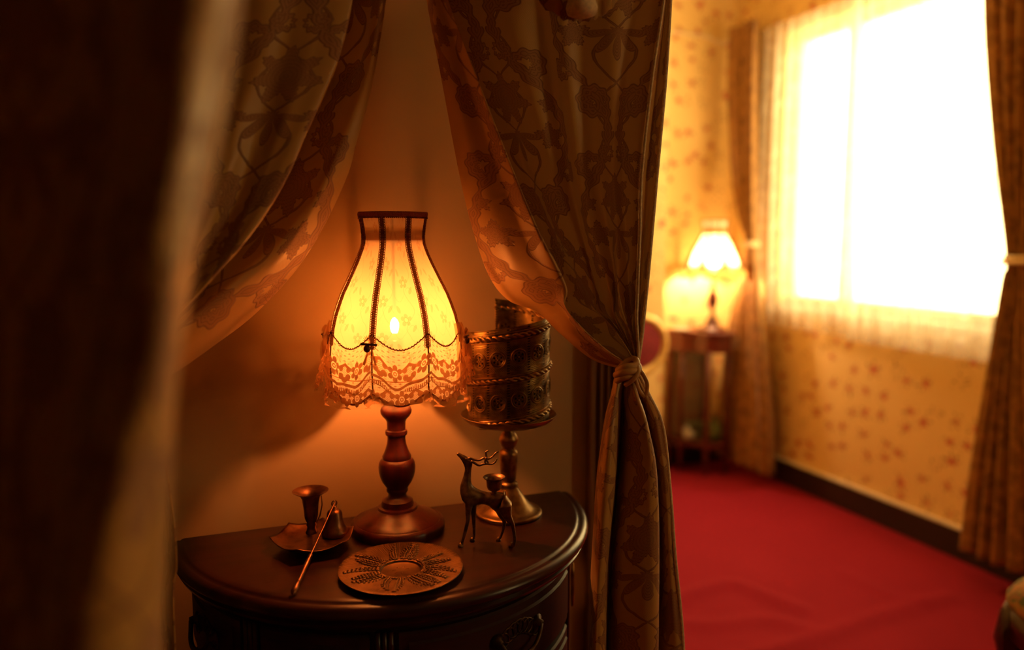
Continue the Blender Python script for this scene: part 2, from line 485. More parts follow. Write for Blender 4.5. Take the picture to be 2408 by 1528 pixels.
def lace(name, rowv, bottomv, period=.034):
    """u around, v = metres below the top edge; thread where the mask is 1"""
    m = Mat(name, .8, 0, (.50,.24,.09), .2)
    s0 = m.node('ShaderNodeSeparateXYZ'); m.link(m.coords('UV'), s0.inputs[0])
    U, V = X(m.nt, s0.outputs[0])/1.45, X(m.nt, s0.outputs[1])/1.45
    u = ((U/period).fract()-.5)*period; v = V-rowv
    # flower with six petals and open centre
    r = hyp(u, v); t = atan2(u, v)
    pet = (r-((t*3).cos().abs().pow(.55)*.0050+.0040)).step(.0004, -.0004)*(r-.0036).step(-.0003, .0003)
    ring = (r-.0016).abs().step(.0007, .0003)
    spoke = ((t*3).sin().abs()).step(.25, .1)*r.step(.0040, .0034)
    # half-period lattice diamond under a chevron
    w = (((U/period)+.5).fract()-.5)*period; aw = w.abs()
    chev = ((v+.0085)-aw*.62+.0).abs().step(.0019, .0014)*aw.step(.0095, .0085)
    dmask = (aw+(v-.001).abs()*.9).step(.0100, .0090)
    lat = ((w+v)*(2*PI/.0021)).sin().max(((w-v)*(2*PI/.0021)).sin()).step(.72, .95)*dmask
    blob = (hyp(w*.8, v-.0068)-.0028).step(.0004, -.0004)
    arc1 = (v-((U*(2*PI/period)).cos()*-.0022+.0135)).abs().step(.0017, .0012)
    arc2 = (v-((U*(2*PI/period)).cos()*-.0022+.0195)).abs().step(.0026, .0021)*(((U*(2*PI/.0022)).sin()*.5+.5).step(.25, .45).max((v-((U*(2*PI/period)).cos()*-.0022+.0205)).step(0, .0006)))
    side = (hyp(u.abs()-.0125, v-.004)-.0032).step(.0004, -.0004)
    side2 = (hyp(u.abs()-.0118, v+.0035)-.0028).step(.0004, -.0004)
    # net with dots above
    hx = ((U*(2*PI/.0046)).sin()*(V*(2*PI/.0052)).sin()).abs().step(.10, .03)
    dots = (hyp((((U/.0062).fract()-.5)*.0062), ((V/.0050+(U/.0062).floor().mod2()*.5).fract()-.5)*.010)-.0016).step(.0004, -.0004)
    above = v.step(-.007, -.010)
    k = pet.max(ring).max(spoke).max(chev).max(lat).max(blob).max(arc1).max(arc2).max(side).max(side2)
    k = k.max((hx*.30+dots*.45)*above).max(hx*.18)
    top = V.step(.0014, .0008)*.9
    k = k.max(top).clamp()
    tr = m.node('ShaderNodeBsdfTranslucent'); tr.inputs[0].default_value = (.62,.30,.11,1)
    a = m.node('ShaderNodeMixShader'); a.inputs[0].default_value = .30
    m.link(m.b.outputs[0], a.inputs[1]); m.link(tr.outputs[0], a.inputs[2])
    tp = m.node('ShaderNodeBsdfTransparent')
    b = m.node('ShaderNodeMixShader'); m.link(k*.90+.06, b.inputs[0])
    m.link(tp.outputs[0], b.inputs[1]); m.link(a.outputs[0], b.inputs[2]); m.link(b.outputs[0], m.out.inputs[0])
    return m.mat
M_lace_a = lace('skirt_lace', .0245, .05)
M_lace_b = lace('under_lace', .0185, .03)

def emit(name, col, strength):
    m = Mat(name); e = m.node('ShaderNodeEmission'); e.inputs[0].default_value = (*col, 1); e.inputs[1].default_value = strength
    m.link(e.outputs[0], m.out.inputs[0]); return m.mat
M_bulb = emit('lit_bulb', (1.0,.305,.072), BULB_STRENGTH)
M_bulb_far = emit('lit_far_bulb', (1.0,.62,.28), FAR_BULB_STRENGTH)

# ------------------------------------------------------------------ the room
def struct(name, mb, mat, parent=None, smooth=False):
    o = mb.build(name, mat, parent, smooth)
    if parent is None: tag(o, kind='structure')
    return o
XW, YB, ZC = 2.67, 3.56, 2.62
# floor with the rucks in the carpet
rucks = []
for pl in ([(1560,1425),(1640,1392),(1720,1374),(1790,1398),(1880,1432)], [(1560,1462),(1680,1470),(1800,1458),(1890,1478)], [(1700,1560),(1900,1505),(2080,1445),(2230,1405)], [(1980,1345),(2100,1400),(2200,1420)]):
    q = [onz(x, y, 0) for x, y in pl]
    rucks.append((resample(q, 30), [.020,.014,.016,.006][len(rucks)]))
def floor_z(x, y):
    z = 0
    if .4 < x < 2.4 and .3 < y < 2.4:
        p = Vector((x, y, 0))
        for pts, amp in rucks:
            d = min((p-q).length_squared for q in pts); z += amp*math.exp(-d/(.030**2))
    return z
n = 110; fb = MB(); rows = []
xs = [-1.4+(.35+1.4)*i/14 for i in range(14)]+[.35+(2.45-.35)*i/84 for i in range(84)]+[2.45+(2.75-2.45)*i/4 for i in range(5)]
ys = [-2.0+(.35+2.0)*i/14 for i in range(14)]+[.35+(2.4-.35)*i/82 for i in range(82)]+[2.4+(3.75-2.4)*i/10 for i in range(11)]
for y in ys: rows.append([Vector((x, y, floor_z(x, y))) for x in xs])
fb.grid(rows)
floor = struct('floor', fb, M_carpet, smooth=True)
struct('ceiling', MB().box((-1.4,-2.05,ZC), (2.85,3.8,ZC+.08)), M_ceiling)
# window wall with the seen opening and an unseen one added for light
WY0, WY1, WZ0, WZ1 = 1.93, 3.20, .915, 2.255
VY0, VY1 = -1.10, -.60
mb = MB()
mb.box((XW,-2.05,0), (XW+.14,3.8,WZ0)); mb.box((XW,-2.05,WZ1), (XW+.14,3.8,ZC))
mb.box((XW,WY1,WZ0), (XW+.14,3.8,WZ1)); mb.box((XW,VY1,WZ0), (XW+.14,WY0,WZ1)); mb.box((XW,-2.05,WZ0), (XW+.14,VY0,WZ1))
struct('wall_right', mb, M_paper_x)
struct('wall_back', MB().box((.69,YB,0), (XW,YB+.1,ZC)), M_paper_y)
struct('wall_pier', MB().box((.735,3.30,0), (2.061,YB,ZC)), M_paper_y)
struct('wall_partition', MB().box((.66,1.435,0), (.735,YB,ZC)), M_paper_x)
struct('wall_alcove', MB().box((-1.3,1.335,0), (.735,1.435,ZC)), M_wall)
struct('wall_left', MB().box((-1.4,-2.05,0), (-1.3,1.435,ZC)), M_panel)
struct('wall_rear', MB().box((-1.3,-2.05,0), (XW,-1.95,ZC)), M_panel)
b = struct('baseboard_right', MB().box((XW-.018,-1.95,0), (XW,YB,.108)).box((XW-.024,-1.95,.108), (XW,YB,.116)), M_base); mod_bevel(b, .003)
b = struct('trim_1', MB().box((XW-.020,-1.95,.1165), (XW,YB,.126)), M_white)
b = struct('baseboard_back', MB().box((2.061,YB-.018,0), (XW-.03,YB,.112)), M_base); mod_bevel(b, .003)
b = struct('baseboard_pier', MB().box((.80,3.282,0), (2.061,3.30,.112)), M_base); mod_bevel(b, .003)
# wooden casing at the end of the alcove wall
cas = struct('trim_2', MB().box((.660,1.318,0), (.735,1.334,2.3)), M_casing); mod_bevel(cas, .004)
for x0, x1, d in ((.656,.668,.012), (.678,.684,.008), (.694,.700,.008), (.708,.735,.012)):
    mod_bevel(MB().box((x0,1.318-d,0), (x1,1.3185,2.3)).build('casing_moulding', M_casing, cas, False), .003)
# windows
def window(name, y0, y1):
    w = empty(name, (XW+.09, (y0+y1)/2, WZ0)); tag(w, kind='structure')
    L = lambda *a: tuple(v-c for v, c in zip(a, w.location))
    m = MB(); x0, x1 = XW+.06, XW+.11; f = .045
    m.box(L(x0,y0,WZ0), L(x1,y0+f,WZ1)); m.box(L(x0,y1-f,WZ0), L(x1,y1,WZ1))
    m.box(L(x0,y0+f,WZ0), L(x1,y1-f,WZ0+f)); m.box(L(x0,y0+f,WZ1-f), L(x1,y1-f,WZ1))
    mod_bevel(m.build('window_frame', M_white, w, False), .004)
    ym = y0+(y1-y0)*.70
    mod_bevel(MB().box(L(x0-.01,ym-.022,WZ0+f), L(x1-.005,ym+.022,WZ1-f)).build('meeting_stile', M_white, w, False), .003)
    MB().box(L(XW+.088,y0+f,WZ0+f), L(XW+.092,ym-.022,WZ1-f)).build('window_pane', M_glass, w, False)
    MB().box(L(XW+.078,ym+.022,WZ0+f), L(XW+.082,y1-f,WZ1-f)).build('window_pane', M_glass, w, False)
    mod_bevel(MB().box(L(XW-.015,y0-.02,WZ0-.022), L(XW+.06,y1+.02,WZ0)).build('window_sill', M_white, w, False), .004)
window('window_1', WY0, WY1); window('added_window', VY0, VY1)  # the second window is unseen, added to light the drapes from the right

# ------------------------------------------------------------------ far-room curtains
def gathered(name, xc, levels, nf, amp, mat, label, cat, thick=.002, nv=90, phase=0.0, amp_of=None):
    """curtain hanging parallel to the window wall; levels = (z, y_far, y_near[, amp])"""
    nu = nf*12+1; rows = []; lv = [Vector((l[0], l[1], l[2])) for l in levels]; aa = [Vector((l[3] if len(l) > 3 else amp, 0, 0)) for l in levels]
    L = catmull(lv, nv); A = catmull(aa, nv); uvs = []
    width = max(abs(l[1]-l[2]) for l in levels)*1.9
    for j in range(nv):
        z, ya, yb = L[j]; am = A[j].x; row = []
        for i in range(nu):
            s = i/(nu-1); ph = 2*PI*nf*s+phase+.5*math.sin(3*s+j*.012)
            row.append(Vector((xc-am*math.cos(ph)-.3*am*math.cos(2.3*ph+1), ya+(yb-ya)*s+ .25*(yb-ya)/nf*math.sin(ph)*.6, z)))
            uvs.append((s*width, z))
        rows.append(row)
    m = MB(); m.grid(rows, uvs=uvs)
    o = m.build(name, mat)
    if thick: mod_solid(o, thick)
    tag(o, label, cat)
    return o
gathered('sheer_curtain', XW-.055, [(2.30,3.34,2.66),(1.5,3.35,2.63),(.95,3.34,2.60),(.812,3.335,2.585)], 8, .012, M_sheer,
         'white sheer net curtain over the left half of the bright window', 'sheer curtain', thick=0)
gathered('sheer_curtain', XW-.080, [(2.30,2.72,1.70),(1.5,2.69,1.68),(.95,2.66,1.66),(.800,2.66,1.66)], 12, .014, M_sheer,
         'white sheer net curtain over the right half of the bright window, hem lower', 'sheer curtain', thick=0, phase=1)
sh2 = gathered('added_window_sheer', XW-.055, [(2.30,-.45,-1.25),(1.5,-.45,-1.25),(.95,-.45,-1.25),(.812,-.45,-1.25)], 10, .014, M_sheer,
         None, None, thick=0)  # net over the unseen added window
w2 = bpy.data.objects['added_window']; sh2.data.transform(__import__('mathutils').Matrix.Translation(-w2.location)); sh2.parent = w2
cl = gathered('window_curtain', 2.545, [(2.33,3.475,3.275,.018),(2.0,3.47,3.265,.020),(1.5,3.40,3.245,.018),(1.235,3.30,3.235,.010),(1.15,3.31,3.225,.010),(.8,3.40,3.14,.022),(.4,3.46,3.06,.030),(.06,3.50,3.02,.034)], 6, .02,
         M_damask_far, 'patterned gold curtain tied back at the left of the bright window', 'curtain')
tb = MB().torus((0,0,0), .045, .009, 28, 8, None, .72).torus((0,0,.014), .043, .006, 28, 8, None, .72).build('tieback', M_piping, cl)
tb.location = (2.545, 3.268, 1.215)
cr = gathered('window_curtain', 2.545, [(2.33,2.06,1.50,.024),(2.0,2.035,1.52,.026),(1.6,1.97,1.60,.024),(1.19,1.885,1.74,.014),(1.10,1.895,1.72,.014),(.75,1.93,1.62,.026),(.4,1.965,1.50,.036),(.105,1.985,1.42,.040)], 9, .02,
         M_damask_far, 'patterned gold curtain tied back at the right end of the bright window', 'curtain', phase=2)
tb = MB().torus((0,0,0), .078, .010, 28, 8, None, .45).torus((0,0,.016), .075, .007, 28, 8, None, .45).build('tieback', M_piping, cr)
tb.data.transform(__import__('mathutils').Matrix.Rotation(PI/2, 4, 'Z')); tb.location = (2.545, 1.812, 1.17)
# rod with finial, rings and brackets
rod = empty('curtain_rod', (2.555, 2.4, 2.36), 'dark wooden curtain rod with rings and a finial above the bright window', 'curtain rod')
MB().tube([(0,1.12,0),(0,.2,0),(0,-.9,0)], .013, 14).build('pole', M_redwood, rod)
MB().lathe([(0,0),(.012,.003),(.022,.012),(.030,.028),(.026,.045),(.014,.055),(.018,.062),(.020,.068),(.013,.075)][::-1], 20).build('finial', M_redwood, rod)
rod.children[-1].rotation_euler = (-PI/2, 0, 0); rod.children[-1].location = (0, 1.19, 0); rod.children[-1].rotation_euler = (PI/2, 0, 0)
for k, y in enumerate([1.06, 1.02, .98, .94, .90, .34, .1, -.2, -.4, -.5, -.6, -.7, -.8]):
    MB().torus((0,y,-.006), .022, .003, 20, 6, (0,1,0)).build('curtain_ring', M_gilt, rod)
for y in (1.085, -.86):
    mod_bevel(MB().box((.085,y-.03,-.05), (.1148,y+.03,.03)).box((-.008,y-.01,-.03), (.09,y+.01,-.012)).build('bracket', M_redwood, rod, False), .004)
# wavy pale cable on the back wall
cb = MB().tube(resample([at(1560,72,YB-.006), at(1610,78,YB-.006), at(1660,86,YB-.006), at(1700,99,YB-.006), at(1745,84,YB-.006)], 40), .006, 8).build('wall_cable', M_cord)
tag(cb, 'pale cable running in a shallow wave along the back wall above the small lamp', 'cable')

# ------------------------------------------------------------------ turned lamps
def xz(px, py, Y):
    p = at(px, py, Y); return p
def depth(p): return (Vector(p)-Vector((0,0,CAM_Z))).dot(fwd)
LAMP = onz(936, 1243, .78)
LX, LY, LZ = LAMP
def lz(py): return at(936-(1243-py)*.0173, py, LY).z-LZ
def lr(py, hw): return hw*depth((LX, LY, LZ+lz(py)))/FPX
lamp = empty('table_lamp', LAMP, 'lit table lamp with lace-skirted bell shade on a turned wooden base', 'lamp')
# base: foot, collar, stem
prof = [(lr(1243,107),0.0),(lr(1243,109),.004),(lr(1243,109),.010),(lr(1243,107),.0145),(lr(1240,100),.0175),(lr(1240,98),.0168),(lr(1240,95),.019),(lr(1235,80),.024),(lr(1230,60),.031),(lr(1225,50),.035),(lr(1225,47),.0355),(lr(1225,45),.039),(lr(1225,34),.041)]
MB().lathe([(0,0)]+prof+[(0,.041)], 72, caps=False).build('foot', M_turned, lamp, auto=.9)
stem = [(1212,35.5),(1208,37),(1180,37.5),(1174,36),(1170,30),(1166,23),(1162,21),(1158,21),(1153,25),(1149,25.5),(1146,24),(1140,28),(1130,35),(1118,40),(1106,42.5),(1096,43),(1086,41.5),(1079,37),(1077,33.5),(1074,33.5),(1071,34),(1064,30),(1054,26),(1042,22.5),(1030,21),(1023,21.5),(1021,25),(1016,26),(1011,25),(1009,21.5),(1000,21.5),(990,22),(984,25),(977,32),(970,36),(964,36.5),(958,34.5),(953,28),(948,23),(942,20.5),(930,20),(915,19)]
MB().lathe([(lr(y,h), lz(y)) for y, h in stem], 56).build('stem', M_turned, lamp, auto=.7)
MB().lathe([(.009,lz(918)),(.016,lz(914)),(.016,lz(880)),(.0125,lz(876)),(.0125,lz(800))], 24).build('bulb_socket', M_copper, lamp)
zb = lz(765)
bulb_z = zb
MB().lathe([(.004,-.012),(.006,-.008),(.0070,-.002),(.0068,.003),(.005,.008),(.002,.012),(0,.013)], 20, (0,0,zb)).build('bulb', M_bulb, lamp)
MB().tube([(0,0,zb+.027),(0,0,lz(505))], .0022, 8).build('harp_rod', M_ribbon, lamp)

SHADE = [(500,82),(507,81.5),(520,79),(540,75.5),(560,74),(572,75),(585,79),(600,85),(620,94),(640,104),(660,114),(685,127),(710,137),(735,146),(760,152),(785,156),(815,158.5),(845,159),(875,157),(895,155)]
R8 = [math.radians(a) for a in (-18+45*k for k in range(8))]
# angle convention: a = 0 faces the camera, positive to the right
vdir = math.atan2(-LY, -LX)     # from lamp towards the camera (horizontal)
def ang(a): return vdir + a     # a>0 -> screen right
def shade_r(a, R):
    k = (a-R8[0])/(PI/4); f = (k-math.floor(k)-.5)*(PI/4)
    flat = math.cos(PI/8)/math.cos(f)
    return R*(flat*.75+.25)
zprof = [(lz(y), lr(y, h)) for y, h in SHADE]
def R_at(z):
    if z >= zprof[0][0]: return zprof[0][1]
    for (z0, r0), (z1, r1) in zip(zprof, zprof[1:]):
        if z1 <= z <= z0: return r1+(r0-r1)*(z-z1)/(z0-z1)
    return zprof[-1][1]
def shade_pt(a, z, off=0.0):
    r = shade_r(a, R_at(z))+off
    return Vector((r*math.cos(ang(a)), r*math.sin(ang(a)), z))
def scal(a):   # 0 at rib, 1 in mid panel
    k = (a-R8[0])/(PI/4); f = k-math.floor(k)
    return math.sin(PI*f)
ztop = lz(508)
for k in range(8):
    rows = []; uvs = []; na, nz = 15, 48
    for j in range(nz+1):
        row = []
        for i in range(na+1):
            a = R8[k]+(PI/4)*i/na
            zbot = lz(893+30*scal(a))
            z = ztop+(zbot-ztop)*j/nz
            row.append(shade_pt(a, z)); uvs.append((a*.11, z))
        rows.append(row)
    m = MB(); m.grid(rows, uvs=uvs); o = m.build('shade_panel', M_shade, lamp)
    # inner tape round the neck
    rows = [[shade_pt(R8[k]+(PI/4)*i/na, z, -.0012) for i in range(na+1)] for z in (lz(543), lz(552), lz(562), lz(569))]
    MB().grid(rows).build('neck_tape', M_shade_band, lamp)
# top rim
def rim(z0, z1, off, name, mat, nseg=144, bead=False):
    m = MB(); rows = []
    for (dz, dr) in ((z0,off-.001),(z0,off+.0015),(z0-(z0-z1)*.3,off+.0026),(z0-(z0-z1)*.7,off+.0026),(z1,off+.0015),(z1,off-.0015),(z0,off-.0015)):
        rows.append([shade_pt(2*PI*i/nseg, dz, dr) for i in range(nseg)])
    m.grid(rows, closed_u=True)
    if bead:
        for i in range(110):
            m.ball(shade_pt(2*PI*i/110, z1, off+.002), .0014, 5, 4)
    return m.build(name, mat, lamp)
rim(lz(499), lz(513), .0002, 'top_braid', M_braid, bead=True)
# rib braids: flat strip with a centre cord and picot loops both sides
zs0, zs1 = lz(512), lz(800)
for k in range(8):
    a0 = R8[k]; n = 78; m = MB()
    def bp(z, du, off): 
        r = R_at(z); return shade_pt(a0+du/max(r,.02), z, off)
    zz = [zs0+(zs1-zs0)*i/n for i in range(n+1)]
    m.grid([[bp(z, du, off) for du, off in ((-.0026,.0004),(-.0014,.0020),(0,.0014),(.0014,.0020),(.0026,.0004))] for z in zz])
    for i in range(n*1):
        z = zz[i]
        for sg in (-1, 1):
            c = bp(z, sg*.0037, .0010)
            nrm = Vector((math.cos(ang(a0)), math.sin(ang(a0)), .2))
            m.torus(c, .0013, .00055, 7, 4, nrm)
    for i in range(0, n, 1):   # plaited centre
        z = zz[i]
        for sg in (-1, 1):
            p0 = bp(z, 0, .0018); p1 = bp(z+.0014, sg*.0024, .0022)
            m.tube([p0, p1], .0006, 4)
    m.build('rib_braid', M_braid, lamp)
    MB().tube([shade_pt(a0, lz(y), .0008) for y in range(795, 894, 6)], .0012, 6).build('rib_wire', M_ribbon, lamp)
# scalloped lower wire
m = MB(); m.tube([shade_pt(2*PI*i/192, lz(894+30*scal(2*PI*i/192)), .0006) for i in range(192)], .0017, 6, closed=True)
m.build('hem_wire', M_braid, lamp)
# lace skirt, upper layer, with eight gathered pieces
def lace_ring(name, mat, ytop, swag, ybot, flare, seed, wob=.006, slit=True):
    rnd = random.Random(seed)
    ph = [rnd.uniform(0, 2*PI) for _ in range(6)]
    for k in range(8):
        na, nz = 44, 20; rows = []; uvs = []
        ysh = rnd.uniform(-6, 6); us = rnd.uniform(0, .03)
        for j in range(nz+1):
            row = []; t = j/nz
            for i in range(na+1):
                a = R8[k]+(PI/4)*i/na
                side = abs(math.sin(a))**3
                y0 = ytop+swag*scal(a); y1 = ybot+ysh+8*scal(a)+10*side
                z = lz(y0)+(lz(y1)-lz(y0))*t
                gather = math.sin(a*24+ph[0])*.5+math.sin(a*41+ph[1]+2*t)*.35+math.sin(a*9+ph[2])*.5
                edge = (abs(2*i/na-1))**6
                off = .0022+t*(flare*(.3+1.35*side))+t*wob*(gather)*(.4+.9*side)+edge*t*.003
                row.append(shade_pt(a, z, max(off, .0015)))
                uvs.append((a*.113*1.1+us, (lz(y0)-z)))
            rows.append(row)
        m = MB(); m.grid(rows, uvs=uvs); m.build(name, mat, lamp)
lace_ring('lace_underskirt', M_lace_b, 862, 8, 920, .006, 5, .003)
lace_ring('lace_skirt', M_lace_a, 768, 34, 890, .013, 3, .0050)
# ruffled cord along the swags
for k in range(8):
    pts = []
    for i in range(61):
        a = R8[k]+(PI/4)*i/60
        pts.append(shade_pt(a, lz(768+34*scal(a)+1.5*math.sin(i*1.9)), .003+.0008*math.sin(i*2.3)))
    MB().tube(pts, .0009, 5).build('swag_cord', M_braid, lamp)
# tulle flounces standing out at the side ribs
for k, w in ((2, .017), (6, .016), (4, .012)):
    for q in range(3):
        a0 = R8[k]+(q-1)*.13; rows = []
        for j in range(25):
            t = j/24; y = 756+166*t; wd = w*(.25+.75*math.sin(PI*min(1, t*1.05+.05))**.7)*(1-.25*abs(q-1))
            row = []
            for i in range(9):
                s_ = i/8; aa = a0+(.10*math.sin(3.1*t*PI+q*1.7+s_*2)+.05*math.sin(9*t+q))*s_
                row.append(shade_pt(aa, lz(y+4*math.sin(i*1.7+q)*s_), .0015+wd*s_))
            rows.append(row)
        m = MB(); m.grid(rows, uvs=[(i*.004+q*.01, j*.0068) for j in range(25) for i in range(9)]); m.build('tulle_flounce', M_bow, lamp)
# ribbon rosettes on each rib
for k in (0, 2, 4, 6):
    a0 = R8[k]; c = shade_pt(a0, lz(786), .008); N = Vector((math.cos(ang(a0)), math.sin(ang(a0)), 0)); T = Vector((-N.y, N.x, 0)); Z = Vector((0,0,1))
    m = MB(); m.ball(c+N*.004+T*-.0035-Z*.0065, (.0052,.0052,.0056), 12, 8)
    m.tube([c-T*.013+N*.003, c+N*.005, c+T*.011+N*.003-Z*.001], [.0022,.0016,.0022], 6)
    ro = m.build('ribbon_rosette', M_ribbon, lamp)
    m = MB()
    for q in range(14):
        t = PI*(.02+.96*q/13); d = T*math.cos(t)+Z*math.sin(t)
        p = c+N*.001
        m.add([p-N*.001, p+d*.010+N*.004+T*.002, p+d*.014+N*.001, p+d*.010-T*.002], [(0,1,2,3)])
    for sg in (-1, 1):
        m.tube([c, c+T*sg*.004-Z*.012+N*.002, c+T*sg*.009-Z*.030+N*.004], [.001,.0035,.005], 6, flat=.25)
    m.build('tulle_bow', M_bow, ro)

# ------------------------------------------------------------------ demilune cabinet
TC = Vector((.25, 1.270, 0)); TR = .345; TZ = .78
cab = empty('demilune_cabinet', (TC.x, TC.y, 0), 'dark polished half-moon cabinet standing against the alcove wall under the lamp', 'cabinet')
def halfring(prof, th0=-PI, th1=0, n=96, yclip=0.0):
    """prof = [(r, z)] swept from th0 to th1 round the cabinet centre"""
    m = MB(); rows = []
    for r, z in prof: rows.append([Vector((r*math.cos(th0+(th1-th0)*i/n), r*math.sin(th0+(th1-th0)*i/n), z)) for i in range(n+1)])
    m.grid(rows); return m
tp = [(0,TZ),(TR-.030,TZ),(TR-.022,TZ+.0),(TR-.018,TZ-.0012),(TR-.0165,TZ-.003),(TR-.012,TZ-.0025),(TR-.005,TZ-.004),(TR-.001,TZ-.009),(TR,TZ-.014),(TR-.003,TZ-.019),(TR-.010,TZ-.022),(TR-.011,TZ-.025),(TR-.007,TZ-.028),(TR-.010,TZ-.034),(TR-.020,TZ-.038),(TR-.028,TZ-.044),(0,TZ-.044)]
m = halfring(tp)
m.build('top', M_darkwood, cab, auto=1.0)
BR = TR-.042
body = halfring([(0,TZ-.044),(BR,TZ-.044),(BR,.10),(0,.10)]); 
body.box((-BR,-.002,.10), (BR,.0,TZ-.044)); body.build('carcase', M_drawer, cab, auto=1.0)
def slab(th0, th1, z0, z1, depth_, name, mat, parent, bev=.003, n=20):
    a0, a1 = th0-PI/2, th1-PI/2
    r0, r1 = BR-.004, BR+depth_
    m = MB(); rows = []
    for r, z in ((r0,z0),(r1-bev,z0),(r1,z0+bev),(r1,z1-bev),(r1-bev,z1),(r0,z1)):
        rows.append([Vector((r*math.cos(a0+(a1-a0)*i/n), r*math.sin(a0+(a1-a0)*i/n), z)) for i in range(n+1)])
    m.grid(rows, closed_v=True); n0 = 0; N = n+1
    m.f.append(tuple(j*N for j in range(6))); m.f.append(tuple(j*N+n for j in range(6))[::-1])
    return m.build(name, mat, parent, auto=.5)
rad = math.radians
bays = [(-86,-52), (-45,-16), (-9,58), (66,84)]
for (t0, t1) in bays[:3]:
    for z0, z1 in ((.62,.725), (.50,.61), (.38,.49), (.26,.37), (.13,.25)):
        d = slab(rad(t0), rad(t1), z0, z1, .010, 'drawer', M_drawer, cab)
        d2 = slab(rad(t0+2.5), rad(t1-2.5), z0+.014, z1-.014, .013, 'drawer_panel', M_drawer, d)
        tm = rad((t0+t1)/2)-PI/2; zc = (z0+z1)/2+.01
        h = MB(); R = BR+.018; sp = .11 if t1-t0 < 40 else .13
        for sg in (-1, 1):
            h.lathe([(0,0),(.010,0),(.012,.003),(.006,.006),(.005,.012)], 14)
            nvv = len(h.v); q = Vector((R*math.cos(tm+sg*sp), R*math.sin(tm+sg*sp), zc))
            out = Vector((math.cos(tm+sg*sp), math.sin(tm+sg*sp), 0)); rot = Vector((0,0,1)).rotation_difference(out)
            for i in range(nvv-14*5, nvv): h.v[i] = q+rot @ h.v[i]
            h.v[nvv-14*5:nvv] = [v-out*.006 for v in h.v[nvv-14*5:nvv]]
        pts = []
        for i in range(13):
            s = -1+2*i/12; tt = tm+s*sp; rr = R+.004+.008*(1-s*s); pts.append(Vector((rr*math.cos(tt), rr*math.sin(tt), zc-.026*(1-s*s)**.6)))
        h.tube(pts, .0035, 8)
        # pierced back plate
        for i in range(9):
            s = -1+2*i/8; tt = tm+s*sp*.95; h.torus(((R-.005)*math.cos(tt), (R-.005)*math.sin(tt), zc+.012*math.cos(s*2)-.004), .011, .002, 14, 5, (math.cos(tt), math.sin(tt), 0))
        h.build('drawer_pull', M_pull, d)
rd = slab(rad(66), rad(75), .14, .72, .008, 'door', M_redwood, cab)
MB().tube([Vector(((BR+.02)*math.cos(rad(73)-PI/2), (BR+.02)*math.sin(rad(73)-PI/2), z)) for z in (.60,.62,.66,.68)], [.002,.004,.004,.002], 8).build('door_handle', M_brass, rd)
slab(rad(77), rad(86), .14, .72, .010, 'side_panel', M_redwood, cab)
for t in (-48.5, -12.5, 62):
    th = rad(t)-PI/2; m = MB()
    for dt in (-.028, 0, .028):
        m.tube([Vector(((BR+.008)*math.cos(th+dt), (BR+.008)*math.sin(th+dt), z)) for z in (.12,.14,.40,.70,.728)], [.004,.0045,.0045,.0045,.004], 8)
    m.build('pilaster', M_darkwood, cab)
halfring([(BR,.12),(BR+.02,.115),(BR+.024,.09),(BR+.012,.075),(0,.075)]).build('plinth', M_darkwood, cab, auto=.8)
for t in (-80, -25, 25, 80):
    th = rad(t)-PI/2
    o = MB().lathe([(.014,0),(.022,.012),(.024,.03),(.018,.05),(.024,.078)], 20, ((BR-.02)*math.cos(th), (BR-.02)*math.sin(th)*.97-.0, 0)).build('foot', M_darkwood, cab)

# ------------------------------------------------------------------ embossed plate
PC = onz(943, 1345, .78); PR = .0875*1.0
pl = empty('embossed_plate', PC, 'round embossed brass plate with wheat ears lying at the front of the cabinet top', 'plate', rz=.1)
RI = .029
def plate_h(r, a):
    t = r/PR
    h = .0085 - .0035*math.cos(min(1, (r-RI)/(PR-RI))*PI*.5) if r > RI else .0028
    return h
prf = [(0,.0022),(RI-.0025,.0022),(RI-.0008,.0030),(RI,.0052),(RI+.002,.0060),(RI+.012,.0058),(PR*.55,.0062),(PR*.75,.0070),(PR*.92,.0082),(PR-.002,.0090),(PR,.0088),(PR+.0003,.0080),(PR-.002,.0070),(PR*.6,.0030),(PR*.5,0),(0,0)]
MP = Mat('plate_engraved', .36, 1.0)
qx, qy, qz = MP.xyz('Object'); ta = atan2(qx, qy); rr_ = hyp(qx, qy)
eng = ((ta*150+(MP.noise(60, 2)-.5)*14).sin())
MP.base(MP.mix(MP.noise(50, 4).step(.3, .7), (.14,.07,.024), (.07,.033,.012))); MP.bump(eng*rr_.step(.03, .05), .3, .0004)
MP.rough(MP.noise(90, 3)*.25+.28); MP = MP.mat
MB().lathe(prf, 96, caps=False).build('dish', MP, pl, auto=.8)
def pz(r): 
    for (r0, z0), (r1, z1) in zip(prf[3:10], prf[4:11]):
        if r0 <= r <= r1: return z0+(z1-z0)*(r-r0)/(r1-r0)
    return .0085
rnd = random.Random(4)
from mathutils import Matrix
for k in range(16):
    a = 2*PI*k/16+rnd.uniform(-.08, .08); m = MB(); Lr = rnd.uniform(.040, .052); kind = k % 3
    bend = rnd.uniform(-.25, .25); n = 9
    for i in range(n):
        t = i/(n-1); r = RI+.004+Lr*t*.92; aa = a+bend*t*t
        wdt = (.0026 if kind else .0038)*math.sin(PI*(.15+.8*t))+.0008
        for sg in (-1, 0, 1):
            da = sg*(wdt*1.3)/r; p = Vector((r*math.cos(aa+da), r*math.sin(aa+da), pz(r)+.0004))
            R3 = Matrix.Rotation(aa+da+sg*.45, 3, 'Z')
            m.ball(p, (.0030, .0014, .0016), 8, 5, R3)
    m.tube([Vector((r*math.cos(a), r*math.sin(a), pz(max(r,RI+.0005))+.0003)) for r in (RI+.001, RI+.006)], .0008, 5)
    m.build('wheat_ear', M_plate, pl)
m = MB()
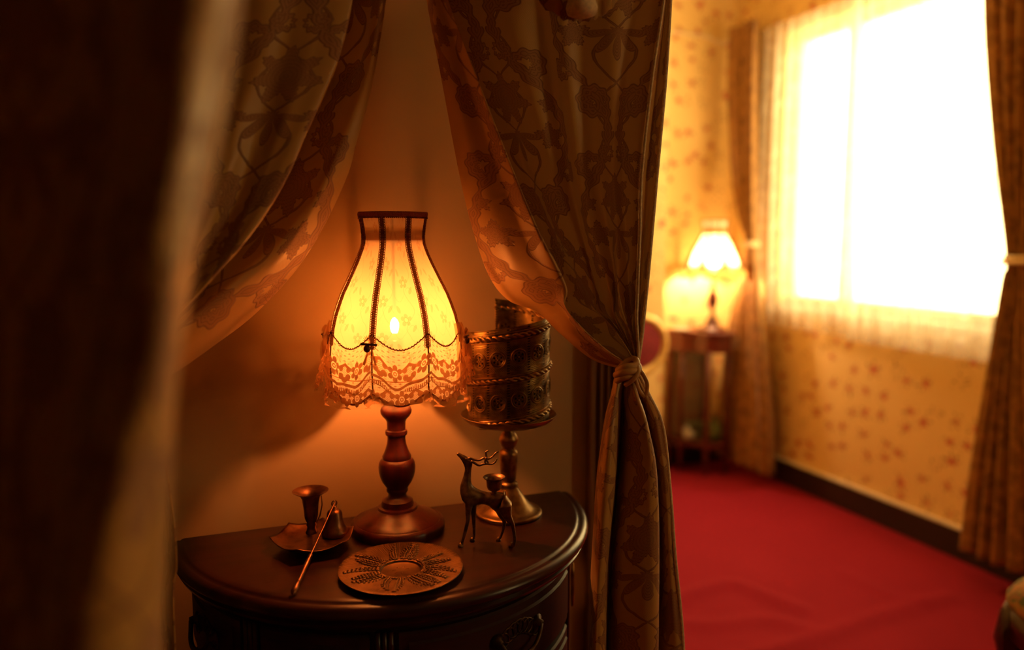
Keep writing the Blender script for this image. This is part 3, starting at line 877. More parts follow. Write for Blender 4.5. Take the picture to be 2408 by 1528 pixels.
for k in range(40):
    a = 2*PI*k/40+rnd.uniform(-.03, .03); r = RI+.0035+rnd.uniform(0, .002)
    m.ball(Vector((r*math.cos(a), r*math.sin(a), .0064)), (.0036,.0014,.0014), 6, 4, Matrix.Rotation(a+rnd.uniform(-.5,.5), 3, 'Z'))
m.build('leaf_border', M_plate, pl)
m = MB()
for k in range(6):
    a = .9*k; q = Vector((.012*math.cos(a), .012*math.sin(a), .0023))
    m.tube([q, q*.75+Vector((.002,.003,.0008)), q*.4+Vector((0,.002,.0008))], .0005, 5)
m.build('centre_relief', M_plate, pl)

# ------------------------------------------------------------------ chamberstick and snuffer
def sc(py, Y=None): pass
CY = LY+.015
DC = onz(735, 1262, .78)
ck = empty('chamberstick', DC, 'copper chamberstick with flared candle socket on a pointed leaf-shaped dish', 'candlestick')
corn = [(633,1266),(698.5,1295),(806.5,1277),(832,1239),(760,1219),(678,1231)]
cw = [onz(x, y, .80)-DC for x, y in corn]
def dish_edge(s):
    s = s % 6; i = int(s); f = s-i; a, b_ = cw[i], cw[(i+1)%6]
    p = a.lerp(b_, f); mid = math.sin(PI*f); bow = 1.0+.04*mid
    z = .0215-.007*mid
    c = (cw[0]+cw[3])/2
    return Vector((c.x+(p.x-c.x)*bow, c.y+(p.y-c.y)*bow, z))
c0 = (cw[0]+cw[3])/2; rows = []; n = 72
for t, zt in ((0,.006),(.3,.006),(.5,.0065),(.7,.30),(.85,.62),(.95,.88),(1,1)):
    row = []
    for i in range(n):
        e = dish_edge(6*i/n); p = Vector((c0.x+(e.x-c0.x)*t, c0.y+(e.y-c0.y)*t, zt if zt < .05 else .006+(e.z-.006)*zt*zt))
        row.append(p)
    rows.append(row)
m = MB(); m.grid(rows, closed_u=True); d = m.build('drip_dish', M_copper, ck); mod_solid(d, .0014, -1)
MB().lathe([(.022,0),(.024,.002),(.022,.0055)], 28, (c0.x, c0.y, 0)).build('foot_ring', M_copper, ck)
sb = onz(733, 1253, .787)-DC; 
def cz(py, X0=729): return at(X0, py, DC.y+sb.y).z-DC.z
def crr(hw): return hw*depth(DC+sb)/FPX
ctop = cz(1157)
cp = [(crr(14),.0065),(crr(14),.009),(crr(11),.012),(crr(9.5),cz(1238)),(crr(12),cz(1233)),(crr(10),cz(1228)),(crr(14.5),cz(1219)),(crr(15.5),cz(1213)),(crr(17.5),cz(1190)),(crr(20),cz(1172)),(crr(25),cz(1163)),(crr(34),cz(1158)),(crr(41),cz(1154)),(crr(41.5),cz(1153)),(crr(33),cz(1156)),(crr(24),cz(1161)),(crr(17),cz(1168)),(crr(15),cz(1185)),(0,cz(1187))]
so = MB().lathe(cp, 48, (0,0,0), caps=False).build('candle_socket', M_copper, ck, auto=1.2); so.location = (sb.x, sb.y, 0)
MB().tube([(crr(12),-.002,cz(1230)),(crr(20),-.003,cz(1212)),(crr(25),-.004,cz(1188)),(crr(24),-.004,cz(1166))], [.002,.0022,.0022,.0016], 8, flat=.45).build('finger_loop', M_copper, ck).location = (sb.x, sb.y, 0)
# snuffer: bell and long handle
SB = onz(788, 1258, .7875)
sn = empty('candle_snuffer', SB, 'copper candle snuffer, bell upright in the dish and long handle resting on the cabinet top', 'candle snuffer')
def sz(py): return at(788, py, SB.y).z-SB.z
def sr(hw): return hw*depth(SB)/FPX
MB().lathe([(sr(26),0),(sr(30),.002),(sr(31),.006),(sr(29.5),.010),(sr(25.5),.0135),(sr(22),.018),(sr(20),.023),(sr(18.5),sz(1218)),(sr(17.5),sz(1206)),(sr(15.5),sz(1201)),(sr(12),sz(1198.5)),(sr(9),sz(1197)),(sr(8.5),sz(1194)),(sr(6),sz(1193)),(sr(6),sz(1190)),(sr(3),sz(1188)),(0,sz(1187))], 40).build('bell', M_copper, sn, auto=1.2)
ringc = Vector((0,0,sz(1183)))
MB().torus(ringc, .0042, .0011, 20, 6, (.3,-1,0)).build('ring', M_copper, sn)
h0 = at(787.5, 1181, SB.y-.004); h1 = onz(688, 1398, .7835); 
def hp(t): return h0.lerp(h1, t)-SB
MB().tube([hp(t) for t in (0,.02,.3,.61)], [.0014,.0013,.0013,.0014], 10).tube([hp(t) for t in (.60,.61,.625,.64,.70,.78,.84,.86,.865,.88,.885,.90,.94,.97,.99,1.0)], [.0014,.0030,.0034,.0030,.0036,.0036,.0028,.0025,.0031,.0031,.0025,.0030,.0045,.0042,.0022,.0006], 14).build('handle', M_copper, sn, auto=1.0)

# ------------------------------------------------------------------ brass pedestal and pierced jar
BC = onz(1196, 1207, .78)
ped = empty('brass_pedestal', BC, 'brass footed pedestal dish behind the deer', 'pedestal dish')
def bz(py): return at(1196-(1207-py)*.003, py, BC.y).z-BC.z
def br(hw, py=1200): return hw*depth(BC+Vector((0,0,bz(py))))/FPX
pp = [(0,0),(br(76),0),(br(78),.002),(br(78),.005),(br(76),.0065),(br(70),.0075),(br(64),.009),(br(56),.013),(br(46),.021),(br(36),.031),(br(28),.040),(br(22),bz(1145)),(br(21),bz(1141)),(br(22),bz(1137)),(br(20),bz(1133)),(br(14),bz(1130)),(br(17),bz(1126)),(br(19),bz(1110)),(br(21),bz(1080)),(br(21.5),bz(1068)),(br(20),bz(1059)),(br(13),bz(1054)),(br(13),bz(1051)),(br(18),bz(1046)),(br(22),bz(1035)),(br(22),bz(1030)),(br(18),bz(1020)),(br(13),bz(1014)),(br(13),bz(1002))]
MB().lathe(pp, 56, caps=False).build('stem', M_brass, ped, auto=.9)
zd = bz(990)
dd = [(br(13,990),zd-.007),(br(40,990),zd-.006),(br(80,990),zd-.003),(br(98,990),zd+.002),(br(108,990),zd+.0075),(br(112.5,990),zd+.0115),(br(113.5,990),zd+.013),(br(112,990),zd+.0135),(br(106,990),zd+.009),(br(97,990),zd+.0045),(br(80,990),zd+.0),(0,zd-.001)]
MB().lathe([(0,zd-.007)]+dd, 72, caps=False).build('dish', M_brass, ped, auto=1.2)
# jar: spiral-wound pierced band
jb = BC+Vector((0,0,zd+.001)); JR = br(96, 880)
jar = empty('pierced_brass_jar', jb, 'pierced brass jar of a spiral band with rope edges standing in the pedestal dish', 'jar')
vj = math.atan2(-BC.y, -BC.x)
def jz(py): return at(1193, py, BC.y).z-jb.z
PITCHJ = jz(866)-jz(962)
def jp(a, z, off=0): r = JR+off; return Vector((r*math.cos(vj+a), r*math.sin(vj+a), z))
# a runs from -pi (behind) over 0 (front) to +pi; ribbon rises with a
A0 = -PI-.0+.35
def jtop(a):   # a in [A0, A0+2pi]
    s = (a-A0)/(2*PI); return jz(800)+PITCHJ*s*.93
def jband(k, a): return jz(1012)+PITCHJ*k+PITCHJ*(a-A0)/(2*PI)*.93
JM = Mat('pierced_brass', .40, 1.0)
s0 = JM.node('ShaderNodeSeparateXYZ'); JM.link(JM.coords('UV'), s0.inputs[0]); U, V = X(JM.nt, s0.outputs[0]), X(JM.nt, s0.outputs[1])
cu = U/.034; u = (cu.fract()-.5)*.034; v = ((V/PITCHJ).fract()-.5)*PITCHJ
r = hyp(u, v); t = atan2(u, v)
holes = ((r-.0065).abs().step(.0022, .0012)*((t*6).cos()).step(.0, .5)).max((r-.0028).abs().step(.0012, .0006)*((t*4).cos()).step(.0, .5))
edgeh = (u.abs()-.0165).abs().step(.0022, .0012)*((v*1500).sin()).step(.1, .5)
sc2 = (r-.0135).step(.001, .003)*((u*1900).sin()*(v*1900).sin()).step(.35, .6)*v.abs().step(.021, .018)
ringm = (r-.0125).abs().step(.0012, .0004)+(r-.0095).abs().step(.0008, .0003)
h = (holes+edgeh+sc2).clamp()
JM.base(JM.mix(h*.93, JM.mix(JM.noise(70, 4).step(.35, .7), (.27,.17,.055), (.13,.08,.028)), (.012,.008,.004)))
JM.bump(ringm*.7-h+(V*2200).sin()*.1*(v.abs()).step(.019, .021), .8, .0012); JM.rough(h*.4+.36); JM = JM.mat
rows = []; uvs = []; n = 120
for j in range(25):
    row = []
    for i in range(n+1):
        a = A0+2*PI*i/n; z = 0.001+(jtop(a)-.001)*j/24
        row.append(jp(a, z)); uvs.append((a*JR, z-PITCHJ*(a-A0)/(2*PI)*.93-jband(0, A0)))
    rows.append(row)
m = MB(); m.grid(rows, uvs=uvs); o = m.build('pierced_wall', JM, jar); mod_solid(o, .0012, -1)
MB().lathe([(0,0),(JR-.002,0),(JR-.002,.0015),(0,.0015)], 60, caps=False).build('bottom', M_brass, jar)
for k in range(-1, 4):
    m = MB(); pts = []; strands = [[], []]; nn = 420; ok = []
    for i in range(nn):
        a = A0+2*PI*i/(nn-1); z = jband(k, a)
        if z < .004 or z > jtop(a)-.002: continue
        for q in (0, 1):
            w = a*JR/.0060*PI*.55+q*PI; strands[q].append(jp(a, z+.0022*math.cos(w), .0010+.0016*math.sin(w)))
        ok.append(a)
    if len(ok) < 10: continue
    for q in (0, 1): m.tube(strands[q], .0027, 6)
    m.tube([jp(a, jband(k, a)+.0064, .0007) for a in ok[::4]], .0009, 5); m.tube([jp(a, jband(k, a)-.0064, .0007) for a in ok[::4]], .0009, 5)
    m.build('rope_band', M_brass, jar)
for k in range(0, 4):
    for i in range(-12, 13):
        a = (i+.5)*.034/JR
        if not (A0 < a < A0+2*PI): continue
        z = jband(k, a)-PITCHJ*.5
        if z < .016 or z > jtop(a)-.012: continue
        N = Vector((math.cos(vj+a), math.sin(vj+a), 0)); m = MB()
        m.torus(jp(a, z, .0006), .0128, .0008, 24, 5, N); m.torus(jp(a, z, .0006), .0096, .0005, 20, 4, N)
        m.ball(jp(a, z, .0004), .0014, 6, 4)
        m.build('medallion', M_brass, jar)

# ------------------------------------------------------------------ bronze deer candle holder
def dpt(zx, zy, off=0.0):
    """zx, zy measured on the photograph; the deer stands in a near-frontal plane"""
    px, py = 1040+zx/4.775, 1000+zy/4.775
    Y = 1.092+(px-1090)*(-.00022)+off
    return at(px, py, Y)
DG = Vector((.372, 1.075, .78))
def skin(name, verts, edges, radii, mat, parent, root=0, sub=2):
    me = bpy.data.meshes.new(name); me.from_pydata([tuple(v) for v in verts], edges, []); me.update()
    o = bpy.data.objects.new(name, me); COL.objects.link(o); me.materials.append(mat); o.parent = parent
    sk = o.modifiers.new('skin', 'SKIN'); sk.use_smooth_shade = True
    for i, r in enumerate(radii):
        rr = (r*1.2, r*1.2)
        me.skin_vertices[0].data[i].radius = rr; me.skin_vertices[0].data[i].use_root = (i == root)
    ss = o.modifiers.new('subdivision', 'SUBSURF'); ss.levels = sub; ss.render_levels = sub
    return o
deer = empty('deer_candle_holder', DG, 'bronze deer figurine with antlers and a candle cup on its back', 'figurine')
V = []; E = []; Rr = []
def chain(pts, rads, start=None):
    prev = start
    for p, r in zip(pts, rads):
        V.append(p-DG); Rr.append(r); i = len(V)-1
        if prev is not None: E.append((prev, i))
        prev = i
    return prev
k_ = .0001305   # metres per zoomed photo pixel at the deer
chain([dpt(640,830)], [.0115])                                  # 0 hip
b1 = chain([dpt(540,825), dpt(430,815), dpt(330,780), dpt(262,720)], [.0085,.0095,.0115,.0108], 0)
nk = chain([dpt(268,640), dpt(283,560), dpt(292,480), dpt(285,418)], [.0070,.0050,.0044,.0052], b1)
chain([dpt(252,378), dpt(205,340), dpt(165,312)], [.0046,.0028,.0020], nk)
chain([dpt(330,385)], [.0040], nk)
rp = chain([dpt(705,850)], [.0100], 0)
chain([dpt(748,872), dpt(752,905)], [.0035,.0020], rp)
FR, HD, NR = .006, .010, -.010
# forelegs
chain([dpt(300,880,NR), dpt(292,960,NR), dpt(285,1080,NR), dpt(262,1180,NR), dpt(232,1290,NR), dpt(218,1345,NR), dpt(205,1368,NR-.002)], [.0055,.0040,.0026,.0024,.0018,.0022,.0026], b1-1)
chain([dpt(348,880,HD), dpt(350,960,HD), dpt(355,1080,HD), dpt(358,1180,HD), dpt(360,1235,HD), dpt(352,1268,HD), dpt(335,1283,HD)], [.0055,.0038,.0026,.0022,.0017,.0020,.0025], b1-1)
# hind legs
chain([dpt(655,930,HD), dpt(665,1005,HD), dpt(700,1070,HD), dpt(690,1150,HD), dpt(668,1220,HD), dpt(650,1262,HD), dpt(628,1280,HD)], [.0085,.0055,.0030,.0022,.0018,.0020,.0025], 0)
chain([dpt(705,930,NR), dpt(725,1020,NR), dpt(785,1100,NR), dpt(805,1190,NR), dpt(815,1290,NR), dpt(800,1350,NR), dpt(772,1386,NR-.002)], [.0095,.0065,.0032,.0024,.0020,.0022,.0027], rp)
skin('body', V, E, Rr, M_bronze, deer)
for zx, zy, of in ((208,1368,NR), (338,1283,HD), (630,1281,HD), (775,1387,NR)):
    hc = dpt(zx, zy, of)-DG
    MB().lathe([(0,0),(.0040,0),(.0044,.0012),(.0030,.0042),(.0018,.0062),(0,.0066)], 14, (hc.x, hc.y, 0), caps=False).build('hoof', M_bronze, deer)
for off, A in ((.004, [[(318,372),(360,386),(420,390),(470,365),(520,378),(570,345),(600,310),(625,296)], [(500,372),(492,330),(490,300),(512,286)], [(470,370),(505,400),(515,420)]]),
               (-.006, [[(322,405),(360,420),(410,450),(450,438),(500,432),(555,436),(595,412),(612,380)], [(490,432),(482,400),(495,365)]])):
    m = MB()
    for br_ in A:
        pts = resample([dpt(x, y, off) -DG for x, y in br_], 16); m.tube(pts, [.0021-.0009*i/15 for i in range(16)], 8)
        m.ball(pts[-1], .0016, 8, 6)
    m.build('antler', M_bronze, deer)
for off in (.0050, -.0050):
    MB().ball(dpt(268, 378, off)-DG, (.0016,.0012,.0013), 8, 6).build('eye', M_bronze, deer)
    MB().ball(dpt(312, 372, off*1.5)-DG, (.0045,.0012,.0020), 8, 6, Matrix.Rotation(.3*(1 if off > 0 else -1), 3, 'Z')).build('ear', M_bronze, deer)
cc = dpt(582, 590)-DG
def ccz(zy): return (dpt(582, zy)-DG).z
kk = depth(cc+DG)/FPX/4.775
MB().lathe([(0,ccz(770)),(32*kk,ccz(765)),(30*kk,ccz(740)),(70*kk,ccz(715)),(84*kk,ccz(680)),(88*kk,ccz(620)),(96*kk,ccz(600)),(118*kk,ccz(590)),(126*kk,ccz(580)),(124*kk,ccz(576)),(100*kk,ccz(586)),(80*kk,ccz(606)),(70*kk,ccz(690)),(0,ccz(695))], 36, (cc.x, cc.y, 0), caps=False).build('candle_cup', M_bronze, deer, auto=1.2)

# ------------------------------------------------------------------ tied-back drapes
def S3(*pts): return [at(*p) if len(p) == 3 else Vector(p[:3]) for p in pts]
def ext(pts_px, top_dx=0, ztop=2.30):
    """pixel strand with a straight run up to the rail"""
    w = [at(*p) for p in pts_px]; p0 = w[0]; 
    return [Vector((p0.x+top_dx*t, p0.y, p0.z+(ztop-p0.z)*t)) for t in (1, .62, .33, .13)]+w
# right drape: ten levels each
lvR = {
 'hem':  [(985,-120,1.0701),(1003,0,1.0711),(1038,190,1.076),(1078,400,1.0874),(1112,540,1.1136),(1150,650,1.1315),(1195,706,1.1181),(1262,733,1.0782),(1318,785,1.0397),(1395,846,1.0154),(1478,872,1.001)],
 'flap1':[(1005,-120,1.0551),(1022,0,1.0555),(1066,190,1.0528),(1125,400,1.0546),(1165,540,1.052),(1205,640,1.0532),(1240,690,1.0482),(1290,730,1.032),(1334,782,1.0146),(1405,836,1.0028),(1482,864,0.9955)],
 'flap2':[(1020,-120,1.045),(1040,0,1.045),(1098,190,1.04),(1172,400,1.03),(1225,540,1.015),(1265,630,1.005),(1295,680,1),(1318,718,0.998),(1352,772,0.995),(1417,826,0.99),(1485,864,0.99)],
 'fold': [(1028,-120,1.0284),(1052,0,1.0247),(1124,190,1.016),(1208,400,1.0031),(1268,540,0.987),(1312,625,0.9811),(1334,680,0.981),(1330,720,0.9847),(1367,768,0.9834),(1427,822,0.9862),(1487,861,0.9881)],
 'tuck': [(999.465,-120,1.1075),(1017.87,0,1.1204),(1079.33,190,1.1309),(1163,400,1.13),(1224.33,540,1.1209),(1274.87,625,1.1004),(1305.46,680,1.0775),(1321.91,728,1.086),(1369.39,781,1.088),(1433.68,826,1.0634),(1488.97,858,1.0113)],
 'in1':  [(1063.16,-120,1.11),(1080.65,0,1.1217),(1148.73,190,1.1313),(1228,400,1.13),(1288.73,540,1.1213),(1335.65,630,1.1017),(1365.16,690,1.08),(1376.59,721,1.0595),(1421.48,759,1.0373),(1460.74,806,1.0181),(1491.44,852,1.0011)],
}
strR = [ext(lvR[k], dx) for k, dx in (('hem',-.008),('flap1',-.008),('flap2',-.008),('fold',-.008),('tuck',-.008),('in1',-.005))]
right_edge = [(1578,-120,1.00),(1575,0,1.00),(1563,190,1.00),(1545,390,1.0),(1532,540,.995),(1522,650,.99),(1517,700,.99),(1512,750,.99),(1508,790,.985),(1503,825,.985),(1500,850,.985)]
inner_edge = [(1562,-120,.985),(1557,0,.985),(1530,190,.985),(1507,400,.985),(1502,540,.98),(1498,640,.98),(1496,700,.98),(1494,745,.98),(1496,785,.98),(1498,822,.98),(1497,848,.98)]
a_, b_ = lvR['in1'], inner_edge
NB = 7
for q in range(1, NB+1):
    t = q/(NB+1); s = []
    for L in range(len(a_)):
        dep = (0.030 if q % 2 else -.006)*(0.45+.55*min(1, L/6))*(1 if L < 9 else .4)
        wig = 6*math.sin(q*2.1+L*.8)
        s.append((a_[L][0]+(b_[L][0]-a_[L][0])*t+wig*(1 if L < 8 else .2), a_[L][1]+(b_[L][1]-a_[L][1])*t, (a_[L][2]-.03)+(b_[L][2]-a_[L][2]+.03)*t+dep*.55))
    strR.append(ext(s, .02*t))
strR.append(ext(inner_edge, .03))
mid_edge = [((x0+x1)/2, (y0+y1)/2, Y0+.028) for (x0,y0,Y0), (x1,y1,_) in zip(inner_edge, right_edge)]
strR.append(ext(mid_edge, .03)); strR.append(ext(right_edge, .03))
def rip(p, u, v):
    k = noise.noise(Vector((u*9, v*7, 1.3)))*.004+noise.noise(Vector((u*26, v*10, 4.3)))*.0015
    return p+Vector((0, k*(.4+v), 0))
drR, rowsR = loft('tied_back_drape', strR, 230, 200, M_damask, thick=0, ripple=rip)
tag(drR, 'gold damask drape with cream piping gathered to the right and knotted beside the doorway opening', 'curtain')
def piping(strand_px, name, parent, rad_=.0022, dy=-.002, dx=0):
    w = ext(strand_px, .03); pts = resample([p+Vector((dx,dy,0)) for p in w], 120)
    return MB().tube(pts, rad_, 8).build(name, M_piping, parent)
piping(right_edge, 'piping', drR, .0026, .001, .002); piping(inner_edge, 'piping', drR, .0021, -.004)
# right tail below the knot
def tail_strand(pts, zend=.02):
    w = [at(*p) for p in pts]; return w+[Vector((w[-1].x, w[-1].y, w[-1].z+(zend-w[-1].z)*t)) for t in (.3, .65, 1)]
T = [
 [(1448,880,1.00),(1436,930,1.00),(1420,1000,1.00),(1402,1150,1.00),(1390,1350,1.0),(1383,1600,1.0)],
 [(1454,880,.985),(1446,930,.975),(1432,1000,.96),(1415,1150,.955),(1404,1350,.955),(1396,1600,.955)],
 [(1462,880,.985),(1456,930,.98),(1450,1000,.965),(1440,1150,.960),(1425,1350,.96),(1420,1600,.96)],
 [(1470,880,1.00),(1464,930,1.01),(1462,1000,1.03),(1448,1150,1.04),(1432,1350,1.045),(1424,1600,1.045)],
 [(1474,880,.985),(1472,930,.98),(1476,1000,.975),(1468,1150,.98),(1452,1350,.985),(1450,1600,.985)],
 [(1480,880,.98),(1486,930,.965),(1500,1000,.955),(1512,1150,.95),(1505,1350,.95),(1500,1600,.95)],
 [(1486,880,.98),(1500,930,.960),(1522,1000,.950),(1545,1130,.948),(1549,1350,.948),(1544,1600,.948)],
 [(1489,880,.99),(1500,930,1.0),(1516,1000,1.02),(1534,1130,1.035),(1540,1350,1.04),(1538,1600,1.04)],
 [(1494,880,.985),(1515,930,.98),(1540,1000,.985),(1558,1130,.99),(1568,1300,.99),(1580,1560,.99)],
 [(1500,878,.985),(1524,928,.98),(1556,1000,.985),(1572,1130,.985),(1585,1300,.985),(1606,1560,.985)],
]
tail, _ = loft('drape_tail', [tail_strand(t) for t in T], 170, 150, M_damask, drR, ripple=rip)
MB().tube(resample([at(x+2, y, Y+.001) for x, y, Y in T[-1]]+[at(1608,1560,.986)+Vector((0,0,-.25)), at(1608,1560,.986)+Vector((0,0,-.5))], 100), .0027, 8).build('piping', M_piping, drR)
# knot
kn = empty('knot', (0,0,0)); kn.parent = drR
m = MB(); c = at(1484, 872, .972)
for dz, R, r in ((.009,.014,.0050),(.002,.0165,.0055),(-.006,.015,.0050)):
    pts = [c+Vector((-.006+R*math.cos(t)*1.0, R*.8*math.sin(t), dz+.006*math.cos(t)+.003*math.sin(2*t))) for t in [2*PI*i/40 for i in range(40)]]
    m.tube(pts, r, 10, closed=True)
m.build('knot_wrap', M_knot, kn)
m = MB(); m.tube(resample([at(1496,860,.960), at(1512,880,.965), at(1522,905,.968), at(1516,930,.972), at(1502,915,.972), at(1492,885,.968)], 40), .0030, 10)
m.tube(resample([at(1470,905,.965), at(1488,893,.955), at(1500,876,.955), at(1499,860,.962)], 24), .0034, 10)
m.build('cord_loop', M_knot, kn)

# left drape
lvL = {
 'hem':  [(915,-120,1.07),(908,0,1.0701),(888,130,1.0704),(868,230,1.0721),(840,330,1.0781),(818,410,1.0945),(765,525,1.1196),(700,630,1.1491),(600,738,1.155),(500,815,1.1291),(400,885,1.0846),(330,915,1.0445)],
 'fl1':  [(893,-120,1.0756),(884,0,1.0788),(862,130,1.0802),(835,230,1.0779),(800,330,1.0748),(772,410,1.0733),(722,510,1.0773),(655,612,1.083),(565,705,1.0821),(475,785,1.0697),(395,850,1.0453),(328,895,1.022)],
 'fl2':  [(870,-120,1.0956),(860,0,1.1051),(836,130,1.1103),(800,230,1.1132),(762,330,1.1082),(735,410,1.0977),(690,500,1.0862),(628,590,1.0752),(540,675,1.0594),(455,750,1.0434),(385,820,1.0276),(326,878,1.0035)],
 'tuck': [(816.482,-120,1.1184),(803.453,0,1.1285),(773.318,130,1.1389),(730.909,230,1.147),(685,330,1.15),(650.909,410,1.147),(613.318,500,1.1289),(561.453,580,1.1135),(494.482,660,1.0884),(426.856,735,1.0605),(368.419,808,1.0353),(323.298,868,1.0123)],
 'back': [(826,-120,1.05),(816,0,1.05),(788,130,1.05),(748,230,1.05),(702,330,1.05),(668,410,1.045),(622,492,1.04),(565,572,1.03),(495,652,1.02),(428,728,1.01),(368,800,1.0),(322,862,.99)],
 'fold': [(836,-120,1.0258),(826,0,1.0226),(797,130,1.0186),(757,230,1.0144),(712,330,1.0112),(678,410,1.005),(632,492,1.0012),(574,572,0.9944),(503,652,0.9886),(435,728,0.9826),(374,798,0.9758),(322,858,0.9729)],
}
strL = [ext(lvL[k], dx) for k, dx in (('hem',.008),('fl1',.008),('fl2',.008),('tuck',.005),('back',.005),('fold',.005))]
le = [(300,-120,1.02),(290,0,1.02),(280,130,1.02),(275,230,1.02),(272,330,1.02),(270,410,1.02),(272,500,1.01),(276,580,1.0),(282,660,.99),(290,735,.98),(300,800,.97),(310,850,.97)]
NB = 7; a_, b_ = lvL['fold'], le
for q in range(1, NB+1):
    t = q/(NB+1); s = []
    for L in range(len(a_)):
        dep = (.020 if q % 2 == 0 else 0)*(.3+.7*L/11)
        s.append((a_[L][0]+(b_[L][0]-a_[L][0])*t, a_[L][1]+(b_[L][1]-a_[L][1])*t, a_[L][2]+(b_[L][2]-a_[L][2])*t+dep))
    strL.append(ext(s, .02))
strL.append(ext(le, -.02))
drL, _ = loft('tied_back_drape', strL, 230, 200, M_damask, thick=0, ripple=rip)
tag(drL, 'gold damask drape swept down to the left, its lower edge lit by the lamp', 'curtain')
T = [[(400,1600,1.0),(x,880,1.0)] for x in (1,)]
tl = []
for i, x0 in enumerate((340,332,325,318,312,305)):
    x1 = (414,396,378,362,346,330)[i]; Y = 1.0+(.03 if i % 2 else -.01)
    tl.append(tail_strand([(x0,870,Y),(x0+(x1-x0)*.35,960,Y),(x0+(x1-x0)*.7,1090,Y),(x1-4,1230,Y),(x1+1,1330,Y),(x1-6,1430,Y)]))
loft('drape_tail', tl, 90, 110, M_damask, drL, ripple=rip)

# pelmet with tassel at the top of the drapes
pel = empty('pelmet', (.3, .935, 2.2), 'gold damask pelmet across the heads of the alcove drapes', 'pelmet')
m = MB(); rows = []; uvs = []
for j in range(13):
    row = []
    for i in range(101):
        x = -.75+1.5*i/100; zb_ = -.10-.02*math.cos(i*.5)
        row.append(Vector((x-.05, -.02-.012*math.sin(i*.9)*(j/12), .15+(zb_-.15)*j/12))); uvs.append((x, row[-1].z))
    rows.append(row)
m.grid(rows, uvs=uvs); o = m.build('valance_cloth', M_damask, pel); mod_solid(o, .002)
mod_bevel(MB().box((-.82,-.01,.115), (.62,.18,.16)).build('pelmet_board', M_casing, pel, False), .004)
# hanging tassel in front of the right drape
tc = at(1368, -8, .94)
ts = empty('tassel', tc, 'pale tassel hanging in front of the drape at the top edge of the picture', 'tassel')
MB().lathe([(0,.030),(.006,.028),(.010,.020),(.008,.014),(.012,.008),(.018,-.004),(.021,-.014),(.019,-.022),(.010,-.026),(0,-.026)][::-1], 28).build('head', M_piping, ts)
m = MB(); m.tube([(0,0,.028),(0,.004,.30),(0,.02,.80)], .0022, 8); m.build('cord', M_piping, ts)
m = MB(); rows = []
sw = MB(); rows = []; uvs = []
for j in range(9):
    row = []
    for i in range(41):
        s = -1+2*i/40; bott = at(1320-10, 46, .96).z
        x = tc.x+.004+s*.075; dip = (1-s*s)
        z0 = tc.z+.85; z1 = bott+.055-.055*dip**.7+.004*abs(math.sin(i*1.0))
        row.append(Vector((x, .968-.010*dip*math.sin(j/8*PI)+.004*math.sin(i*.9), z0+(z1-z0)*(j/8)))); uvs.append((x, row[-1].z))
    rows.append(row)
sw.grid(rows, uvs=uvs); o = sw.build('swag_lappet', M_damask); mod_solid(o, .002)
tag(o, 'scalloped damask lappet hanging behind the pale tassel', 'valance')

# foreground curtain, very close to the lens
fg = []
keys = [(-200,), (0,), (200,), (420,), (650,), (900,), (1200,), (1528,), (1900,)]
edge = {-200:592, 0:572, 200:545, 420:505, 650:455, 900:418, 1200:402, 1528:385, 1900:375}
lit  = {-200:470, 0:440, 200:420, 420:385, 650:345, 900:320, 1200:260, 1528:190, 1900:150}
def fgs(fn): return [fn(k[0]) for k in keys]
st = []
st.append([at(edge[k]-70, k, .62) for k, in keys])
st.append([at(edge[k]-12, k, .50) for k, in keys])
st.append([at(edge[k], k, .45) for k, in keys])
st.append([at(edge[k]-14, k, .415) for k, in keys])
st.append([at(edge[k]*.62+lit[k]*.38, k, .392+.010*math.sin(k*.006)) for k, in keys])
st.append([at(lit[k]+10, k, .384) for k, in keys])
st.append([at(lit[k]-45, k, .400) for k, in keys])
st.append([at(lit[k]*.55-30, k, .47) for k, in keys])
st.append([at(lit[k]*.2-100, k, .53) for k, in keys])
st.append([at(-260, k, .62) for k, in keys])
st.append([at(-560, k, .66) for k, in keys])
st = [[Vector((s[0].x, s[0].y, s[0].z+(2.35-s[0].z)*t)) for t in (1, .6, .3, .1)]+s+[Vector((s[-1].x, s[-1].y, s[-1].z+(.02-s[-1].z)*t)) for t in (.12, .35, .65, 1)] for s in st]
fgc, _ = loft('near_curtain', st, 120, 120, M_damask, thick=0, ripple=lambda p,u,v: p+Vector((0,noise.noise(Vector((u*7,v*11,9)))*.006,0)))
tag(fgc, 'blurred gold curtain close to the camera filling the left of the view', 'curtain')

# ------------------------------------------------------------------ far cabinet, lamp, ornaments
FZ = .765
fc = empty('vitrine_table', (2.42, 3.45, 0), 'red mahogany glazed vitrine table under the small far lamp', 'table')
out = [(2.215,3.55),(2.215,3.50),(2.245,3.42),(2.300,3.37),(2.325,3.30),(2.38,3.27),(2.47,3.27),(2.50,3.30),(2.50,3.55)]
def prism(pts, z0, z1, off=(2.42,3.45,0), grow=0.0):
    cx, cy_ = 2.37, 3.45; m = MB(); n = len(pts)
    P = [((x-off[0])+(x-cx)*grow, (y-off[1])+(y-cy_)*grow if y < 3.54 else y-off[1]) for x, y in pts]
    m.add([(x,y,z0) for x, y in P]+[(x,y,z1) for x, y in P], [tuple(range(n))[::-1], tuple(range(n, 2*n))]+[(i,(i+1)%n,n+(i+1)%n,n+i) for i in range(n)])
    m.f = [tuple(reversed(f)) for f in m.f]
    return m
mod_bevel(prism(out, FZ-.022, FZ).build('table_top', M_redwood, fc, False), .005)
mod_bevel(prism(out, FZ-.11, FZ-.022, grow=-.08).build('apron', M_redwood, fc, False), .003)
mod_bevel(prism(out, .150, .175, grow=-.06).build('lower_shelf', M_redwood, fc, False), .003)
